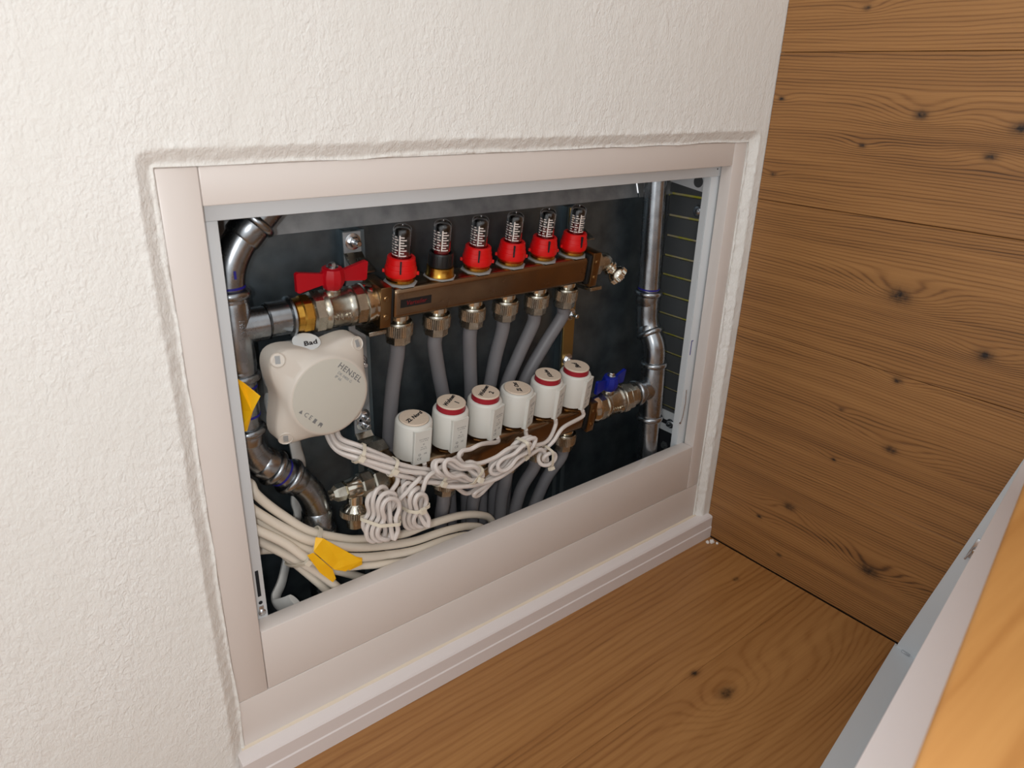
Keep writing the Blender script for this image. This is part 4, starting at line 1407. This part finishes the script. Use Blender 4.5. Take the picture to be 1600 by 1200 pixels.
# ties round the whole bundle are things of their own
for (uv, d0, d1, lab) in (((562, 708, 0.021), 2, 3, 'white cable tie round the bundle just right of the junction box'), ((612, 729, 0.013), 2, 4, 'white cable tie round the bundle under the leftmost actuator'),
                          ((684, 748, 0.010), 4, 5, 'white cable tie where the slim cable bundle meets the flat coil')):
    t = thing('bundle_tie', lab, 'cable tie', (0, 0, 0), group='ties round the slim cable bundle')
    put_tie(t, at(*uv), harness[d1] - harness[d0], REL[:NC], CR, 0.0165, Vector((0, -1, -0.2)))
for (lab, pl), q in zip(thick, REL[NC:]):
    tag(bm_obj('installation_cable', tube(bmesh.new(), smooth_path(q, 2), TR, 12), 'cable_cream', None), lab, 'cable', 'thick installation cables')
tb_ = thing('bundle_tie', 'broad translucent cable tie round the thick cream cables by the tape', 'cable tie', (0, 0, 0))
put_tie(tb_, at(482, 856, 0.034), at(496, 866, 0.030) - at(446, 838, 0.036), REL[NC:], TR, 0.045, img(486, 850, 476, 862, 0.02) * 0.3 + Vector((0, -0.02, 0)), width=0.0055, clear=0.0016, thick_=0.0012)

# white flat sheath hanging from the box and folding on the cabinet floor
b = tube(bmesh.new(), smooth_path(pix((458, 680, .095), (463, 705, .104), (470, 735, .105), (462, 775, .105), (466, 800, .105), (452, 850, .104), (447, 880, .100), (440, 910, .084), (431, 932, .078), (434, 946, .066), (448, 945, .054), (462, 940, .044)), 6), 0.0125, 12, 0.35)
tag(bm_obj('cable_sheath', b, 'sheath', None), 'flat white sheath hanging behind the bends and folding at lower left', 'sheath')

# ---- yellow tape flags
def sheet(name, polys, parent, thick_=0.0006):
    b = bmesh.new()
    for pts in polys:
        pv = [Vector(p) for p in pts]
        n = (pv[1] - pv[0]).cross(pv[2] - pv[0]).normalized()
        prism(b, pv, n * thick_)
    return bm_obj(name, b, 'yellow_tape', parent, smooth=False)


yt = thing('tape_flag', 'folded yellow tape flag wrapped on the thick cables at the bottom', 'tape', (0, 0, 0))
sheet('upper_fold', [pix((493, 840, .014), (505, 842, .009), (566, 876, .006), (540, 893, .004), (522, 890, .003), (490, 862, .005))], yt)
sheet('lower_fold', [pix((480, 868, .008), (490, 864, .006), (520, 890, .005), (525, 904, .008), (520, 910, .009), (500, 895, .009))], yt)
sheet('end_fold', [pix((548, 868, .012), (566, 872, .010), (566, 882, .010), (545, 892, .006))], yt)
yt = thing('tape_flag', 'pointed yellow tape flag stuck on the left steel riser', 'tape', (0, 0, 0))
sheet('front_fold', [pix((368, 590, .040), (380, 597, .041), (407, 619, .026), (394, 644, .030), (384, 674, .039), (374, 672, .040))], yt)
sheet('back_fold', [pix((370, 594, .0428), (384, 600, .0428), (396, 640, .0428), (386, 674, .0428), (372, 672, .0428))], yt)

# ------------------------------------------------------------------ things in front: removed cover door and pine bench
e1 = Vector((-0.2788, -0.0438, 0)).normalized()
nn = Vector((-0.1518, 0.9663, 0.2077)).normalized()
e2 = nn.cross(e1) if nn.cross(e1).z > 0 else e1.cross(nn)
org = Vector((0.8145, -0.3625, 0.0078))
door = thing('cover_door', 'white steel cabinet cover leaning beside the timber wall, rim side showing', 'cover door', org)
DM = frame_m((0, 0, 0), e1, e2)
if DM.to_3x3().col[2].dot(nn) < 0:
    DM = frame_m((0, 0, 0), e1, e2) @ Matrix.Diagonal((1, 1, -1, 1))
DW, DH, DD = 0.742, 0.362, 0.032


def dpart(name, m, *a, **k):
    par = k.pop('par', door)
    b = bx(*a, **k)
    bmesh.ops.transform(b, matrix=DM, verts=b.verts)
    return bm_obj(name, b, m, par)


dpart('face_sheet', 'panel_white', 0, DW, 0, DH, -DD, -DD + 0.0015, bev=0.0004)
dpart('bottom_rim', 'panel_rim', -0.004, DW, 0.0, 0.0015, -DD + 0.0015, 0.003)
dpart('top_rim', 'panel_white', 0, DW, DH - 0.0015, DH, -DD + 0.0015, 0.0)
rs_ = dpart('side_rim', 'panel_rim', 0.0, 0.0015, 0.0015, DH - 0.0015, -DD + 0.0015, 0.0)
dpart('side_rim', 'panel_rim', DW - 0.0015, DW, 0.0015, DH - 0.0015, -DD + 0.0015, 0.0)
dpart('stiffener', 'panel_rim', 0.02, DW - 0.02, 0.0015, 0.010, -DD + 0.0015, -DD + 0.0045, bev=0.0008)
dpart('corner_weld', 'zinc', 0.0016, 0.006, 0.0016, 0.004, -0.020, -0.008, bev=0.0008, par=rs_)
lt_ = dpart('latch', 'zinc', 0.0015, 0.0045, 0.190, 0.222, -0.020, -0.007, bev=0.0015)
b = lathe(bmesh.new(), [(0.0055, 0), (0.0055, 0.003), (0.004, 0.0055), (0.001, 0.0065)], 16, DM @ axis_m((0.0045, 0.205, -0.0135), (1, 0, 0)))
bm_obj('latch_head', b, 'zinc', lt_)
b = tube(bmesh.new(), [DM @ Vector(p) for p in ((0.004, 0.186, -0.008), (0.006, 0.205, -0.010), (0.004, 0.222, -0.016), (0.0035, 0.246, -0.020))], 0.0013, 8)
bm_obj('latch_lever', b, 'zinc', lt_)

bench = thing('pine_bench', 'honey coloured pine bench top at the lower right, out of focus', 'bench', (0.0, -0.6, 0))
pa, pc2 = Vector((0.1126, -0.585, 0.5)), Vector((0.4137, -0.5266, 0.5))
dx_ = (pc2 - pa).normalized()
BMt = frame_m(pa - dx_ * 0.10 - Vector((0, -0.6, 0)), dx_, Vector((-dx_.y, dx_.x, 0)))
b = bx(0.0, 0.70, -0.42, 0.0, -0.032, 0.0, bev=0.003, seg=3)
bmesh.ops.transform(b, matrix=BMt, verts=b.verts)
bm_obj('bench_top', b, 'pine', bench)
b = bx(0.05, 0.66, -0.050, -0.025, -0.4995, -0.032, bev=0.001)
bmesh.ops.transform(b, matrix=BMt, verts=b.verts)
bm_obj('front_panel', b, 'pine', bench)
for lx in (0.05, 0.635):
    b = bx(lx, lx + 0.025, -0.40, -0.050, -0.4995, -0.032, bev=0.001)
    bmesh.ops.transform(b, matrix=BMt, verts=b.verts)
    bm_obj('side_panel', b, 'pine', bench)

# crumbs of plaster in the floor corner
for k, (x, y, r) in enumerate([(0.819, -0.034, 0.0042), (0.812, -0.030, 0.0030), (0.823, -0.042, 0.0022)]):
    b = bmesh.new()
    bmesh.ops.create_icosphere(b, subdivisions=2, radius=r)
    for v in b.verts:
        v.co *= 1 + 0.35 * noise.noise(v.co * 400 + Vector((k, 0, 0)))
        v.co.z = max(v.co.z, -r * 0.55)
    o = bm_obj('plaster_crumb', b, 'debris', None, (x, y, r * 0.55 + 0.0003))
    tag(o, ['largest white plaster crumb in the floor corner', 'middle sized white plaster crumb by the skirting end', 'smallest white plaster crumb under the timber wall'][k], 'crumb', 'plaster crumbs')
